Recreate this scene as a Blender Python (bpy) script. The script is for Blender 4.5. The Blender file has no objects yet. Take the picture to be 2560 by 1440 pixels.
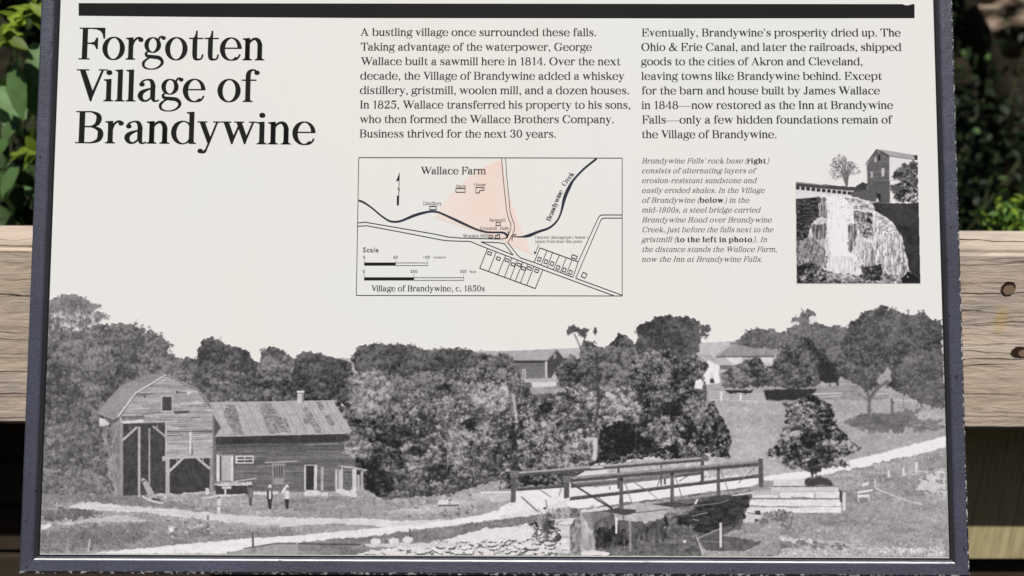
import bpy, bmesh, math, random
import numpy as np
from mathutils import Vector, Matrix
sc = bpy.context.scene
COL = sc.collection
PI = math.pi
# ---------------------------------------------------------------- camera, sky, sun, exposure
TILT = math.radians(20)                      # the panel leans back from upright
PANEL_W, PANEL_H = 0.90, 0.78                # clear opening of the frame (its top is above the picture)
# panel axes -> world: x right, y up along the panel, z out of its face
BASE = Vector((-0.45, 0.0, 0.86))
PM = Matrix.Translation(BASE) @ Matrix.Rotation(PI / 2 - TILT, 4, 'X')
camd = bpy.data.cameras.new('camera'); cam = bpy.data.objects.new('camera', camd); COL.objects.link(cam); sc.camera = cam
FPX = 1900.0
camd.sensor_width = 36; camd.lens = 36 * FPX / 2560; camd.clip_start = .02; camd.clip_end = 400
CAMP = Vector((0.46994044, 0.22258121, 0.76457647)); _r = Vector((0.056521, 0.00336268, 0.00295426))
CAML = Matrix.Translation(CAMP) @ Matrix.Rotation(_r.length, 4, _r.normalized())
cam.matrix_world = PM @ CAML
camd.dof.use_dof = True; camd.dof.focus_distance = .775; camd.dof.aperture_fstop = 3.2
w = bpy.data.worlds.new('World'); sc.world = w; w.use_nodes = True
nt = w.node_tree; bg = nt.nodes['Background']; sky = nt.nodes.new('ShaderNodeTexSky'); sky.sky_type = 'NISHITA'; sky.sun_disc = False
SUN_EL, SUN_AZ = math.radians(60), math.radians(-2)      # azimuth from behind the viewer, towards the viewer's left
sky.sun_elevation = SUN_EL; sky.sun_rotation = PI - SUN_AZ
nt.links.new(sky.outputs[0], bg.inputs[0]); bg.inputs[1].default_value = .05
sund = bpy.data.lights.new('sun', 'SUN'); sun = bpy.data.objects.new('sun', sund); COL.objects.link(sun)
sund.energy = 4.4; sund.angle = math.radians(.5); sund.color = (1, .955, .89)
sdir = Vector((math.sin(SUN_AZ) * math.cos(SUN_EL), -math.cos(SUN_AZ) * math.cos(SUN_EL), math.sin(SUN_EL)))
sun.rotation_euler = sdir.to_track_quat('Z', 'Y').to_euler(); sun.location = sdir * 20
vs = sc.view_settings; vs.view_transform = 'Standard'; vs.look = 'None'; vs.exposure = 0.0; vs.gamma = 1; vs.use_curve_mapping = False
# ---------------------------------------------------------------- printed pictures
# Both old photographs printed on the panel are drawn here, shape by shape, as
# grey values on a canvas measured in panel picture units (1 unit = 0.4 mm).
CW, CH = 2560, 1440
class Canvas:
    def __init__(s, x0, y0, x1, y1, bg, seed):
        s.x0, s.y0, s.w, s.h = x0, y0, x1 - x0, y1 - y0
        s.g = np.full((s.h, s.w), float(bg))
        s.a = np.zeros((s.h, s.w))
        s.rng = np.random.default_rng(seed)
        s.stamps = {}
    def noise(s, sx, sy=None, octv=1, w=None, h=None):
        sy = sy or sx; w = w or s.w; h = h or s.h
        out = np.zeros((h, w)); amp = 1.0; tot = 0
        for _ in range(octv):
            gw, gh = int(w / sx) + 3, int(h / sy) + 3
            gr = s.rng.random((gh, gw)) * 2 - 1
            xs = np.arange(w) / sx; ys = np.arange(h) / sy
            xi = xs.astype(int); yi = ys.astype(int)
            fx = xs - xi; fy = ys - yi
            fx = fx * fx * (3 - 2 * fx); fy = (fy * fy * (3 - 2 * fy))[:, None]
            a = gr[yi][:, xi]; b = gr[yi][:, xi + 1]; c = gr[yi + 1][:, xi]; d = gr[yi + 1][:, xi + 1]
            out += amp * ((a * (1 - fx) + b * fx) * (1 - fy) + (c * (1 - fx) + d * fx) * fy)
            tot += amp; amp *= .55; sx = max(sx / 2, 1); sy = max(sy / 2, 1)
        return out / tot * 1.6
    def mask(s, pts, rough=0, rs=9, ss=2):
        p = np.array(pts, float) - (s.x0, s.y0)
        pad = int(rough * 2 + 5)
        bx0 = max(0, int(p[:, 0].min()) - pad); bx1 = min(s.w, int(p[:, 0].max()) + pad + 1)
        by0 = max(0, int(p[:, 1].min()) - pad); by1 = min(s.h, int(p[:, 1].max()) + pad + 1)
        if bx1 <= bx0 or by1 <= by0: return None
        w, h = bx1 - bx0, by1 - by0
        dx = dy = 0
        if rough:
            dx = s.noise(rs, octv=3, w=w, h=h) * rough; dy = s.noise(rs, octv=3, w=w, h=h) * rough
        m = np.zeros((h, w))
        for oy in range(ss):
            for ox in range(ss):
                X = np.arange(bx0, bx1)[None, :] + (ox + .5) / ss + dx
                Y = np.arange(by0, by1)[:, None] + (oy + .5) / ss + dy
                X = X + np.zeros((h, w)); Y = Y + np.zeros((h, w))
                ins = np.zeros((h, w), bool)
                for i in range(len(p)):
                    xa, ya = p[i]; xb, yb = p[i - 1]
                    if ya == yb: continue
                    c = (ya > Y) != (yb > Y)
                    ins ^= c & (X < (xb - xa) * (Y - ya) / (yb - ya) + xa)
                m += ins
        return m / ss / ss, bx0, by0, bx1, by1
    def put(s, mk, val, op=1.0):
        if mk is None: return
        m, a, b, c, d = mk; m = m * op
        v = val[b:d, a:c] if isinstance(val, np.ndarray) and val.shape == s.g.shape else val
        s.g[b:d, a:c] = s.g[b:d, a:c] * (1 - m) + v * m
        s.a[b:d, a:c] = np.maximum(s.a[b:d, a:c], m)
    def poly(s, pts, val, op=1.0, rough=0, rs=9):
        s.put(s.mask(pts, rough, rs), val, op)
    def tex(s, pts, val, amp, sx, sy=None, octv=2, rough=0, rs=9, op=1.0):
        mk = s.mask(pts, rough, rs)
        if mk is None: return
        m, a, b, c, d = mk
        s.put(mk, val + amp * s.noise(sx, sy, octv, c - a, d - b), op)
    def rect(s, x0, y0, x1, y1, val, op=1.0): s.poly([(x0, y0), (x1, y0), (x1, y1), (x0, y1)], val, op)
    def line(s, pts, w, val, op=1.0, jit=0):
        for (xa, ya), (xb, yb) in zip(pts[:-1], pts[1:]):
            L = math.hypot(xb - xa, yb - ya) or 1
            nx, ny = -(yb - ya) / L * w / 2, (xb - xa) / L * w / 2
            s.poly([(xa + nx, ya + ny), (xb + nx, yb + ny), (xb - nx, yb - ny), (xa - nx, ya - ny)], val, op, jit, 7)
    def ell(s, cx, cy, rx, ry, val, ang=0, op=1.0, rough=0):
        ca, sa = math.cos(ang), math.sin(ang)
        s.poly([(cx + rx * math.cos(t) * ca - ry * math.sin(t) * sa, cy + rx * math.cos(t) * sa + ry * math.sin(t) * ca)
                for t in [k * math.pi / 8 for k in range(16)]], val, op, rough, 5)
    def stamp(s, leaf, k):
        key = (round(leaf, 1), k)
        if key not in s.stamps:
            r = int(leaf + 2); yy, xx = np.mgrid[-r:r + 1, -r:r + 1]
            a = k * math.pi / 8 + .2; u = xx * math.cos(a) + yy * math.sin(a); v = -xx * math.sin(a) + yy * math.cos(a)
            q = np.sqrt((u / leaf) ** 2 + (v / (leaf * .58)) ** 2)
            s.stamps[key] = np.clip((1.12 - q) * leaf * .6, 0, 1)
        return s.stamps[key]
    def foliage(s, pts, dark, light, r=26, leaf=6, cover=1.6, rough=6, rs=6, gap=.0, low=60, amp=.35, holes=0, top=.5, base=None, spill=.3):
        mk = s.mask(pts, rough, rs)
        if mk is None: return
        m, bx0, by0, bx1, by1 = mk
        if holes: m = m * (s.noise(16, octv=2, w=bx1 - bx0, h=by1 - by0) > -1 + holes)
        lo = s.noise(low, octv=3, w=bx1 - bx0, h=by1 - by0)
        b0 = dark if base is None else base
        fine = s.noise(leaf * 1.5, leaf * 1.15, 2, bx1 - bx0, by1 - by0); mid = s.noise(leaf * 4.2, leaf * 3, 2, bx1 - bx0, by1 - by0)
        s.put((m, bx0, by0, bx1, by1), np.maximum(b0 + (light - dark) * (.36 * fine + .24 * mid + .26 * lo), dark * .8))
        ys, xs = np.nonzero(m > .5)
        if len(xs) == 0: return
        per = 12; r = r * .5
        n = int(len(xs) * cover / (leaf * leaf * 1.25) / per) + 1
        pick = s.rng.integers(0, len(xs), n); pick = pick[np.argsort(ys[pick] + s.rng.normal(0, 12, n))]
        G, A = s.g, m; H, W = m.shape
        for q in pick:
            cx, cy = xs[q], ys[q]; L = lo[cy, cx] * amp * 1.1 + mid[cy, cx] * .28
            if gap > 0 and L < -gap and s.rng.random() < .8: continue
            rr = r * (0.5 + .9 * s.rng.random())
            off = s.rng.normal(0, .5, (per, 2)); rnd = s.rng.random(per); st = s.rng.integers(0, 8, per)
            lf = leaf * (0.55 + .42 * s.rng.random())
            oy = np.sort(off[:, 1])[::-1]
            free = s.rng.random() < spill
            for k in range(per):
                dx, dy = off[k, 0], oy[k]
                x = int(cx + dx * rr * 1.25); y = int(cy + dy * rr)
                S = s.stamp(lf, st[k]); h = S.shape[0] // 2
                ax, ay = x - h, y - h; ex, ey = x + h + 1, y + h + 1
                if ax < 0 or ay < 0 or ex > W or ey > H: continue
                t = min(1, max(0, top - .5 * dy - .14 * dx + L + (rnd[k] - .5) * .95))
                gy, gx = by0 + ay, bx0 + ax
                al = S * .88 if free else S * A[ay:ey, ax:ex] * .88
                sub = G[gy:gy + S.shape[0], gx:gx + S.shape[1]]
                sub += (dark + (light - dark) * t - sub) * al
                if free:
                    sa = s.a[gy:gy + S.shape[0], gx:gx + S.shape[1]]; np.maximum(sa, al, out=sa)
    def grass(s, pts, val, amp=22, rough=4, blades=.012, op=1.0, light=40):
        mk = s.mask(pts, rough, 12)
        if mk is None: return
        m, a, b, c, d = mk; w, h = c - a, d - b
        v = val + amp * s.noise(70, 18, 3, w, h) * .7 + amp * .55 * s.noise(9, 5, 2, w, h) + amp * .3 * s.noise(2.5, 4, 1, w, h)
        s.put(mk, v, op)
        ys, xs = np.nonzero(m > .6)
        if len(xs) == 0: return
        for q in s.rng.integers(0, len(xs), int(len(xs) * blades)):
            y, x = ys[q] + b, xs[q] + a; L = s.rng.integers(3, 8); dv = s.rng.normal(0, light)
            sl = s.rng.normal(0, .35)
            for k in range(L):
                yy, xx = y - k, int(x + sl * k)
                if 0 <= yy < s.h and 0 <= xx < s.w - 1: s.g[yy, xx:xx + 2] += dv * .6
    def siding(s, pts, val, step, depth, amp=14, slope=0.0):
        mk = s.mask(pts)
        if mk is None: return
        m, a, b, c, d = mk; w, h = c - a, d - b
        Y = np.arange(h)[:, None] - slope * np.arange(w)[None, :] + s.noise(60, 30, 1, w, h) * .8
        row = np.floor(Y / step).astype(int); f = Y / step - row
        rv = s.rng.normal(0, 1, 600)
        seg = ((np.arange(w)[None, :] + row * 37) // 58) % 300
        tone = rv[np.abs(row) % 300] * .5 + rv[(np.abs(row) * 7 + seg) % 600] * .6
        v = val + amp * tone - depth * np.clip(1 - np.abs(f - .88) / .2, 0, 1) * (0.75 + .5 * s.noise(40, 4, 2, w, h)) + amp * .6 * s.noise(30, 2, 2, w, h)
        s.put(mk, v)
    def blur(s, k=1):
        for _ in range(k):
            g = np.pad(s.g, 1, mode='edge')
            s.g = (g[1:-1, 1:-1] * 4 + (g[:-2, 1:-1] + g[2:, 1:-1] + g[1:-1, :-2] + g[1:-1, 2:]) * 2 + g[:-2, :-2] + g[2:, 2:] + g[:-2, 2:] + g[2:, :-2]) / 16

def tile(ox, oy, sc): return lambda *p: [(ox + x / sc, oy + y / sc) for x, y in p]
T1 = tile(80, 720, 4.235); T2 = tile(200, 900, 3.459); T3 = tile(600, 780, 3.6); T4 = tile(1200, 740, 3.6)
T5 = tile(1700, 740, 3.6); T6 = tile(40, 1140, 3.657); T7 = tile(700, 1120, 3.657); T8 = tile(1250, 1080, 3.657)
T9 = tile(1800, 1060, 3.657); TW = tile(1580, 370, 3.2); TM = tile(880, 370, 3.657)
def R(T, x0, y0, x1, y1): return T((x0, y0), (x1, y0), (x1, y1), (x0, y1))

def paint_village():
    c = Canvas(70, 715, 2400, 1410, 228, 7)
    P, X, F, G, L = c.poly, c.tex, c.foliage, c.grass, c.line
    # far hills
    P([(640, 906), (700, 900), (840, 896), (960, 890), (1180, 878), (1300, 876), (1450, 869), (1560, 880), (1700, 860), (1760, 856), (1850, 853), (1900, 860), (2000, 880), (2000, 960), (640, 960)], 186, rough=1.5)
    P([(1450, 869), (1560, 866), (1560, 900), (1450, 900)], 190)
    # ground under everything
    G([(70, 1215), (900, 1200), (1250, 1195), (1800, 1000), (1780, 985), (2390, 960), (2390, 1410), (70, 1410)], 158, 20)
    # left wood
    F([(90, 760), (127, 749), (151, 739), (181, 735), (217, 745), (222, 754), (256, 763), (238, 778), (268, 788), (248, 806), (200, 822), (100, 830)], 118, 166, r=14, leaf=4.2, rough=4, rs=6, top=.45, base=122)
    for k in range(130):
        x = 128 + c.rng.random() * 120; y = 782 + c.rng.random() * 46
        c.ell(x, y, 2 + 4 * c.rng.random(), 1.5 + 3.5 * c.rng.random(), 205 + 20 * c.rng.random(), c.rng.random() * 3, .5, 1.5)
    for k in range(26):
        x = 125 + c.rng.random() * 130; L([(x + c.rng.normal(0, 5), 795), (x + c.rng.normal(0, 3), 815), (x, 840)], 1.6, 95, .7)
    left = [(70, 835), (140, 824), (200, 826), (240, 812), (262, 812), (281, 810), (304, 808), (330, 813), (343, 799), (341, 820), (359, 822), (363, 831), (387, 830), (408, 843), (420, 859), (419, 882), (441, 889), (453, 900), (470, 895), (494, 897), (560, 900), (600, 1010), (560, 1260), (70, 1262)]
    F(left, 78, 152, r=22, leaf=5, cover=2.2, rough=5, rs=6, low=80, amp=.3, top=.42, base=98)
    F([(494, 905), (496, 872), (507, 851), (529, 841), (547, 851), (562, 861), (590, 865), (623, 879), (632, 899), (650, 912), (660, 1010), (480, 1010)], 62, 128, r=17, leaf=4.2, cover=2.2, rough=3.5, rs=7, top=.40, base=86)
    F([(640, 930), (650, 905), (653, 882), (668, 868), (684, 865), (714, 879), (736, 903), (746, 960), (740, 1010), (600, 1010), (560, 985), (610, 950)], 66, 150, r=15, leaf=4.2, cover=2.2, rough=3.5, rs=7, top=.46, base=92)
    F([(736, 905), (742, 890), (758, 879), (800, 882), (826, 893), (850, 897), (878, 905), (900, 1010), (720, 1010)], 52, 122, r=15, leaf=4.2, cover=2.2, rough=3.5, rs=7, top=.42, base=78)
    F([(640, 950), (720, 940), (820, 950), (900, 930), (900, 1010), (610, 1012)], 44, 150, r=13, leaf=4, cover=1.9, rough=4, top=.4, base=60)
    F([(500, 950), (560, 925), (640, 940), (660, 1005), (540, 1012)], 66, 160, r=13, leaf=4, cover=1.8, rough=4, top=.42, base=88)
    # dark shade left of the mill, pale scrub at its foot
    F([(105, 1060), (250, 1050), (262, 1240), (100, 1240)], 82, 150, r=18, leaf=5, cover=1.8, rough=8, base=104)
    F([(600, 960), (900, 940), (1330, 960), (1480, 980), (1620, 1000), (1640, 1150), (1500, 1190), (1300, 1200), (960, 1245), (880, 1240), (860, 1000)], 50, 130, r=14, leaf=4, cover=1, rough=4, base=70)
    # farm buildings on the ridge
    P([(1185, 882), (1300, 876), (1398, 874), (1370, 902), (1290, 903), (1240, 905), (1185, 905)], 172)
    P(T4((300, 582), (605, 582), (690, 488), (755, 570), (640, 740), (415, 745)), 96)
    P(T4((600, 600), (690, 495), (755, 572), (690, 650), (640, 740), (605, 740)), 74)
    P(T4((300, 583), (606, 583), (606, 604), (300, 604)), 62)
    c.siding(T4((300, 604), (590, 604), (590, 740), (330, 740)), 118, 3, 8, 5)
    P(T4((586, 590), (606, 590), (608, 740), (590, 740)), 205)
    L(T4((690, 492), (757, 572)), 2.6, 60); L(T4((606, 582), (690, 492)), 2, 120)
    P(R(T4, 663, 520, 688, 566), 150); P(R(T4, 382, 662, 414, 735), 205); P(R(T4, 391, 674, 404, 730), 100)
    P(T4((455, 745), (700, 735), (740, 772), (470, 778)), 178); P(T4((470, 778), (690, 776), (690, 840), (470, 838)), 216); P(T4((690, 776), (790, 780), (790, 830), (690, 830)), 120)
    # grass shelf below the farm
    X(T4((300, 830), (1000, 800), (1000, 940), (300, 960)), 158, 14, 14, 6)
    # big front thicket, left to right
    body = [(900, 1000), (872, 985), (862, 960), (900, 935), (878, 905), (882, 886), (897, 864), (925, 862), (958, 858), (969, 871), (983, 859), (1014, 861), (1044, 868), (1072, 876), (1089, 873), (1119, 872), (1150, 870), (1178, 873), (1197, 886), (1239, 890), (1261, 882), (1286, 902), (1300, 940), (1330, 985), (1420, 985), (1480, 1000), (1480, 1180), (1310, 1200), (1200, 1225), (1100, 1240), (960, 1248), (925, 1205), (890, 1160), (872, 1120), (885, 1080)]
    F(body, 66, 160, r=20, leaf=4.3, cover=1.7, rough=5, rs=6, low=90, amp=.35, top=.54, base=84)
    F([(881, 900), (897, 868), (958, 862), (1014, 864), (1072, 880), (1178, 877), (1200, 892), (1195, 915), (1100, 925), (990, 930), (900, 945)], 46, 118, r=14, leaf=4, cover=1.6, rough=5, top=.57, base=72)
    F([(870, 955), (905, 930), (960, 930), (985, 965), (960, 1050), (880, 1040)], 86, 190, r=18, leaf=4.5, cover=1.9, rough=6, top=.62, base=110)
    F([(880, 1050), (980, 1040), (1020, 1090), (1010, 1200), (960, 1248), (905, 1200), (880, 1110)], 32, 150, r=17, leaf=4.3, cover=1.15, rough=7, top=.50, base=66)
    F([(1010, 1010), (1160, 930), (1290, 960), (1300, 1150), (1180, 1215), (1040, 1215), (1000, 1120)], 58, 186, r=19, leaf=4.4, cover=1.55, rough=7, low=55, amp=.5, top=.56, base=82)
    F([(1090, 1000), (1160, 960), (1260, 950), (1290, 1010), (1200, 1060), (1100, 1080)], 78, 200, r=18, leaf=4.3, cover=1.5, rough=8, top=.64, base=96)
    for (x, y, rx, ry) in ((962, 1095, 24, 12), (1000, 1080, 28, 15), (985, 1110, 22, 10), (1175, 1060, 18, 12), (1285, 1085, 14, 20), (950, 1205, 34, 30), (930, 1160, 24, 20), (1040, 1130, 20, 12), (1300, 1110, 18, 14), (1110, 1175, 16, 14), (1065, 1045, 16, 9)):
        c.foliage([(x + rx * math.cos(t) * 1.1, y + ry * math.sin(t) * 1.1) for t in [k * .785 for k in range(8)]], 40, 96, r=8, leaf=4, cover=.7, rough=6, base=44, top=.42)
    for (xa, ya, xb, yb, w, v) in ((1283, 985, 1297, 1085, 7, 190), (1286, 940, 1276, 1040, 2, 165), (1310, 930, 1298, 1010, 2, 165), (1232, 1040, 1196, 1115, 2, 175), (1252, 990, 1246, 1060, 1.6, 170), (872, 946, 910, 958, 3, 205), (1120, 1120, 1118, 1180, 1.6, 160), (1060, 1020, 1100, 960, 1.6, 120)):
        L([(xa, ya), (xb, yb)], w, v, .9)
    # middle elms and the large dark crown
    F([(1640, 990), (1585, 900), (1580, 868), (1598, 845), (1592, 825), (1600, 808), (1630, 801), (1636, 792), (1668, 787), (1700, 791), (1735, 795), (1750, 806), (1752, 850), (1755, 875), (1740, 890), (1720, 900), (1700, 990)], 52, 108, r=15, leaf=4.2, cover=2.3, rough=4, rs=7, low=40, top=.54, base=74)
    F([(1750, 810), (1772, 813), (1776, 826), (1768, 832), (1758, 828), (1772, 838), (1768, 846), (1750, 842)], 78, 120, r=7, leaf=3, cover=1.6, rough=4, rs=5, base=96)
    F([(1420, 822), (1424, 816), (1440, 814), (1450, 822), (1472, 820), (1478, 819), (1470, 832), (1464, 850), (1456, 842), (1446, 836), (1440, 832), (1416, 838)], 66, 112, r=7, leaf=3, cover=1.6, rough=3, rs=6, base=84)
    F([(1482, 830), (1488, 816), (1496, 828), (1490, 838)], 66, 112, r=7, leaf=3, cover=1.6, rough=2, rs=6, base=84)
    L([(1436, 834), (1447, 858), (1452, 870)], 4, 130); L([(1464, 842), (1456, 862)], 4, 100)
    F([(1448, 1000), (1450, 880), (1452, 862), (1466, 852), (1482, 856), (1498, 870), (1515, 868), (1528, 858), (1536, 850), (1545, 833), (1562, 838), (1580, 850), (1590, 880), (1650, 900), (1700, 960), (1640, 1090), (1500, 1090)], 48, 140, r=15, leaf=4.4, cover=2, rough=4, rs=7, low=50, amp=.4, top=.52, base=80)
    F([(1390, 930), (1405, 900), (1425, 890), (1452, 898), (1460, 940), (1440, 968), (1400, 968)], 52, 150, r=13, leaf=4, cover=1.8, rough=4, base=70)
    F([(1580, 905), (1600, 880), (1640, 868), (1664, 880), (1700, 900), (1745, 890), (1765, 915), (1762, 960), (1775, 990), (1800, 1030), (1818, 1070), (1832, 1110), (1826, 1140), (1780, 1160), (1700, 1150), (1640, 1130), (1580, 1080), (1560, 1000)], 44, 172, r=18, leaf=4.3, cover=1.7, rough=5, rs=6, low=60, amp=.45, top=.55, base=78)
    F([(1585, 900), (1620, 872), (1655, 880), (1662, 910), (1600, 935)], 80, 186, r=13, leaf=4.4, cover=1.8, rough=5, base=100)
    F([(1390, 985), (1450, 955), (1500, 985), (1560, 960), (1600, 985), (1610, 1050), (1560, 1060), (1500, 1080), (1490, 1120), (1400, 1120), (1380, 1040)], 70, 206, r=17, leaf=4.3, cover=1.7, rough=7, top=.62, base=92)
    F([(1300, 1010), (1370, 990), (1400, 1020), (1420, 1120), (1490, 1130), (1490, 1165), (1300, 1195), (1290, 1100)], 46, 190, r=16, leaf=4.3, cover=1.5, rough=7, top=.56, base=78)
    for pts in ([(1500, 1070), (1560, 1050), (1590, 1080), (1640, 1110), (1650, 1145), (1560, 1160), (1505, 1150)], [(1655, 1010), (1700, 1000), (1710, 1040), (1680, 1050), (1655, 1040)], [(1775, 1110), (1810, 1105), (1815, 1145), (1770, 1145)], [(1345, 1010), (1385, 1005), (1380, 1035), (1350, 1035)]):
        c.foliage(pts, 34, 84, r=9, leaf=4.5, cover=.7, rough=7, base=40, top=.42)
    F([(1595, 1050), (1680, 1040), (1740, 1060), (1800, 1080), (1826, 1120), (1780, 1155), (1650, 1110)], 50, 190, r=15, leaf=4.3, cover=1.2, rough=7, top=.56, base=60)
    L([(1492, 880), (1497, 1010), (1488, 1060)], 8, 66, .75); L([(1489, 1095), (1489, 1125), (1486, 1152)], 11, 205, .95); L([(1468, 1090), (1476, 1140)], 3, 180)
    # white farmhouse
    P(T5((170, 430), (270, 418), (500, 414), (700, 440), (910, 440), (870, 545), (320, 550), (320, 590), (180, 540)), 170)
    P(T5((180, 425), (450, 410), (450, 450), (320, 545), (180, 520)), 190)
    X(T5((460, 450), (905, 440), (850, 540), (330, 545)), 150, 5, 12, 4)
    P(T5((325, 545), (850, 541), (850, 552), (325, 556)), 80)
    P(T5((400, 553), (560, 553), (560, 600), (470, 622)), 220); P(T5((720, 553), (835, 552), (830, 605), (720, 600)), 215); P(T5((320, 556), (410, 556), (480, 615), (360, 622)), 185)
    P(R(T5, 690, 405, 712, 452), 215); P(R(T5, 288, 510, 318, 565), 195)
    P(T5((255, 570), (365, 625), (345, 690), (360, 760), (358, 850), (260, 850), (130, 830), (140, 760), (205, 740), (235, 640)), 232)
    P(T5((250, 566), (365, 618), (362, 630), (255, 585)), 190); P(T5((275, 745), (300, 742), (315, 785), (270, 785)), 66); P(R(T5, 277, 692, 300, 735), 205)
    P(T5((360, 625), (500, 625), (495, 665), (360, 660)), 110)
    F([(1757, 965), (1760, 900), (1766, 905), (1771, 915), (1758, 940), (1775, 985), (1780, 1000), (1750, 1010)], 50, 170, r=11, leaf=4.4, cover=1.6, rough=5, base=62)
    # right hand wood
    X(T5((240, 800), (700, 740), (1300, 700), (2380, 800), (2380, 960), (240, 960)), 166, 10, 12, 4)
    F(T5((455, 438), (525, 390), (595, 365), (610, 318), (690, 292), (780, 300), (850, 295), (880, 330), (960, 320), (965, 285), (1040, 270), (1080, 250), (1075, 225), (1000, 235), (1005, 195), (1080, 190), (1095, 140), (1095, 110), (1125, 150), (1150, 110), (1220, 145), (1225, 180), (1160, 185), (1165, 250), (1225, 245), (1300, 250), (1340, 280), (1400, 265), (1500, 285), (1560, 500), (1400, 800), (1200, 800), (900, 480)), 82, 138, r=15, leaf=4, cover=2.2, rough=3, rs=6, top=.42, base=104)
    P(T5((1165, 195), (1225, 185), (1240, 225), (1185, 250), (1160, 245)), 222, rough=2)
    F(T5((900, 470), (960, 400), (1060, 350), (1160, 380), (1220, 450), (1300, 620), (1250, 800), (1000, 850), (850, 800), (760, 820), (700, 780), (820, 640), (850, 560)), 58, 146, r=14, leaf=4.4, cover=2, rough=4, rs=7, low=45, top=.42, base=78)
    F(T5((360, 700), (480, 640), (580, 590), (690, 545), (740, 580), (780, 640), (860, 640), (820, 800), (690, 830), (640, 810), (540, 840), (470, 830), (380, 810)), 58, 152, r=13, leaf=4.4, cover=1.9, rough=4, base=78)
    F(T5((1240, 470), (1400, 430), (1500, 620), (1440, 720), (1400, 790), (1260, 740), (1230, 620)), 50, 124, r=12, leaf=4, cover=1.7, rough=4, base=66)
    P(T5((1250, 620), (1340, 590), (1410, 640), (1400, 740), (1350, 790), (1260, 750)), 52, rough=4)
    P(R(T5, 1410, 680, 1428, 810), 60); P(R(T5, 1340, 760, 1362, 810), 56); P(T5((1265, 770), (1335, 790), (1400, 780), (1405, 805), (1265, 805)), 180, rough=2)
    # meadow and fence
    G(T5((250, 930), (760, 940), (1100, 840), (1600, 810), (2380, 900), (2390, 1200), (1700, 1440), (450, 1440), (380, 1100)), 172, 15, light=16)
    X(T5((280, 870), (760, 880), (1200, 830), (1600, 800), (1880, 870), (1880, 940), (1100, 930), (760, 950), (280, 930)), 150, 12, 12, 4)
    for d in (0, 1, 2, 3): L(T5((265, 868 + 22 * d), (370, 862 + 22 * d), (560, 884 + 20 * d), (780, 886 + 20 * d)), 2, 226, .9)
    for x in (372, 548): P(R(T5, x - 9, 862, x + 9, 948), 226)
    L(T5((1180, 885), (1460, 875)), 2.4, 222); L(T5((1180, 915), (1460, 900)), 2, 214); L(T5((1780, 880), (1880, 880)), 3, 205); L(T5((1820, 937), (2380, 945)), 3, 205, .8)
    P(T5((395, 850), (670, 850), (640, 880), (450, 876)), 52, rough=2)
    P(T5((750, 850), (900, 840), (1240, 838), (1200, 870), (1080, 930), (900, 945), (770, 935)), 54, rough=2)
    F([(1780, 1000), (1800, 1030), (1818, 1068), (1836, 1108), (1832, 1140), (1790, 1162), (1740, 1130), (1750, 1060)], 40, 180, r=16, leaf=5, cover=1.6, rough=6, top=.44, base=64)
    # big maple right
    F(T5((1400, 720), (1500, 620), (1480, 480), (1470, 400), (1515, 280), (1525, 225), (1605, 210), (1610, 165), (1680, 140), (1780, 115), (1800, 90), (1865, 88), (1880, 125), (1940, 110), (1975, 150), (2030, 160), (2045, 125), (2060, 165), (2130, 165), (2205, 125), (2210, 180), (2260, 215), (2360, 215), (2370, 900), (2250, 960), (2150, 950), (2050, 900), (1930, 850), (1850, 760), (1760, 830), (1690, 850), (1600, 790), (1530, 760)), 58, 126, r=20, leaf=4.4, cover=2.3, rough=4.5, rs=6, low=60, amp=.4, top=.44, base=84)
    F(T5((2000, 560), (2200, 500), (2370, 560), (2375, 1010), (2250, 1000), (2080, 900), (1980, 760)), 74, 132, r=15, leaf=4, cover=1.6, rough=6, base=106)
    P(T5((1780, 750), (1870, 640), (1900, 680), (1890, 770), (1850, 800), (1790, 830)), 165, rough=4)
    for pts, w in ((((1615, 790), (1680, 850), (1705, 930), (1705, 1065)), 9), (((1600, 870), (1690, 940)), 3), (((1705, 930), (1760, 850), (1880, 760)), 8), (((1640, 690), (1690, 860)), 8), (((1908, 920), (1912, 1080)), 8), (((2010, 860), (2010, 1010)), 2), (((2165, 930), (2180, 1010)), 6)):
        L(T5(*pts), w * .9, 84, .7, 1.6)
    P(T5((1460, 1140), (1600, 1120), (1620, 1070), (1760, 1060), (1900, 1060), (2200, 990), (2100, 1080), (2330, 1110), (2380, 1140), (2100, 1160), (2010, 1230), (1850, 1230), (1650, 1210)), 112, rough=8, op=.8)
    X(T5((1460, 1140), (1620, 1075), (1900, 1065), (2100, 1090), (2010, 1225), (1650, 1205)), 104, 22, 14, 5, op=.6, rough=8)
    X(T5((2100, 1180), (2200, 1120), (2385, 1170), (2385, 1230), (2100, 1240)), 130, 34, 10, 4)
    for k in range(14): L([(1830 + c.rng.random() * 90, 1060 + c.rng.random() * 75), (1850 + c.rng.random() * 100, 1062 + c.rng.random() * 75)], 2, 196, .4)
    # small leaning tree
    G(T9((100, 130), (600, 200), (1200, 330), (800, 440), (420, 470), (90, 340)), 176, 14, light=18)
    # right road
    G(T9((1040, 280), (1200, 180), (1700, 80), (2060, 50), (2060, 140), (1200, 340)), 168, 14, light=14)
    P(T9((400, 480), (700, 440), (1000, 400), (1190, 332), (1500, 262), (1750, 192), (2066, 112), (2066, 215), (1700, 308), (1200, 430), (860, 478), (780, 505), (480, 515), (400, 520)), 234, rough=1.5)
    tree = [(2010, 992), (2030, 988), (2052, 1004), (2084, 1022), (2082, 1050), (2106, 1078), (2122, 1100), (2152, 1124), (2122, 1136), (2092, 1146), (2122, 1166), (2080, 1166), (2052, 1172), (2040, 1182), (2022, 1180), (2004, 1166), (1984, 1172), (1958, 1158), (1958, 1140), (1914, 1138), (1946, 1112), (1950, 1090), (1958, 1074), (1966, 1052), (1966, 1034), (1972, 1012), (1994, 1006)]
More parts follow.
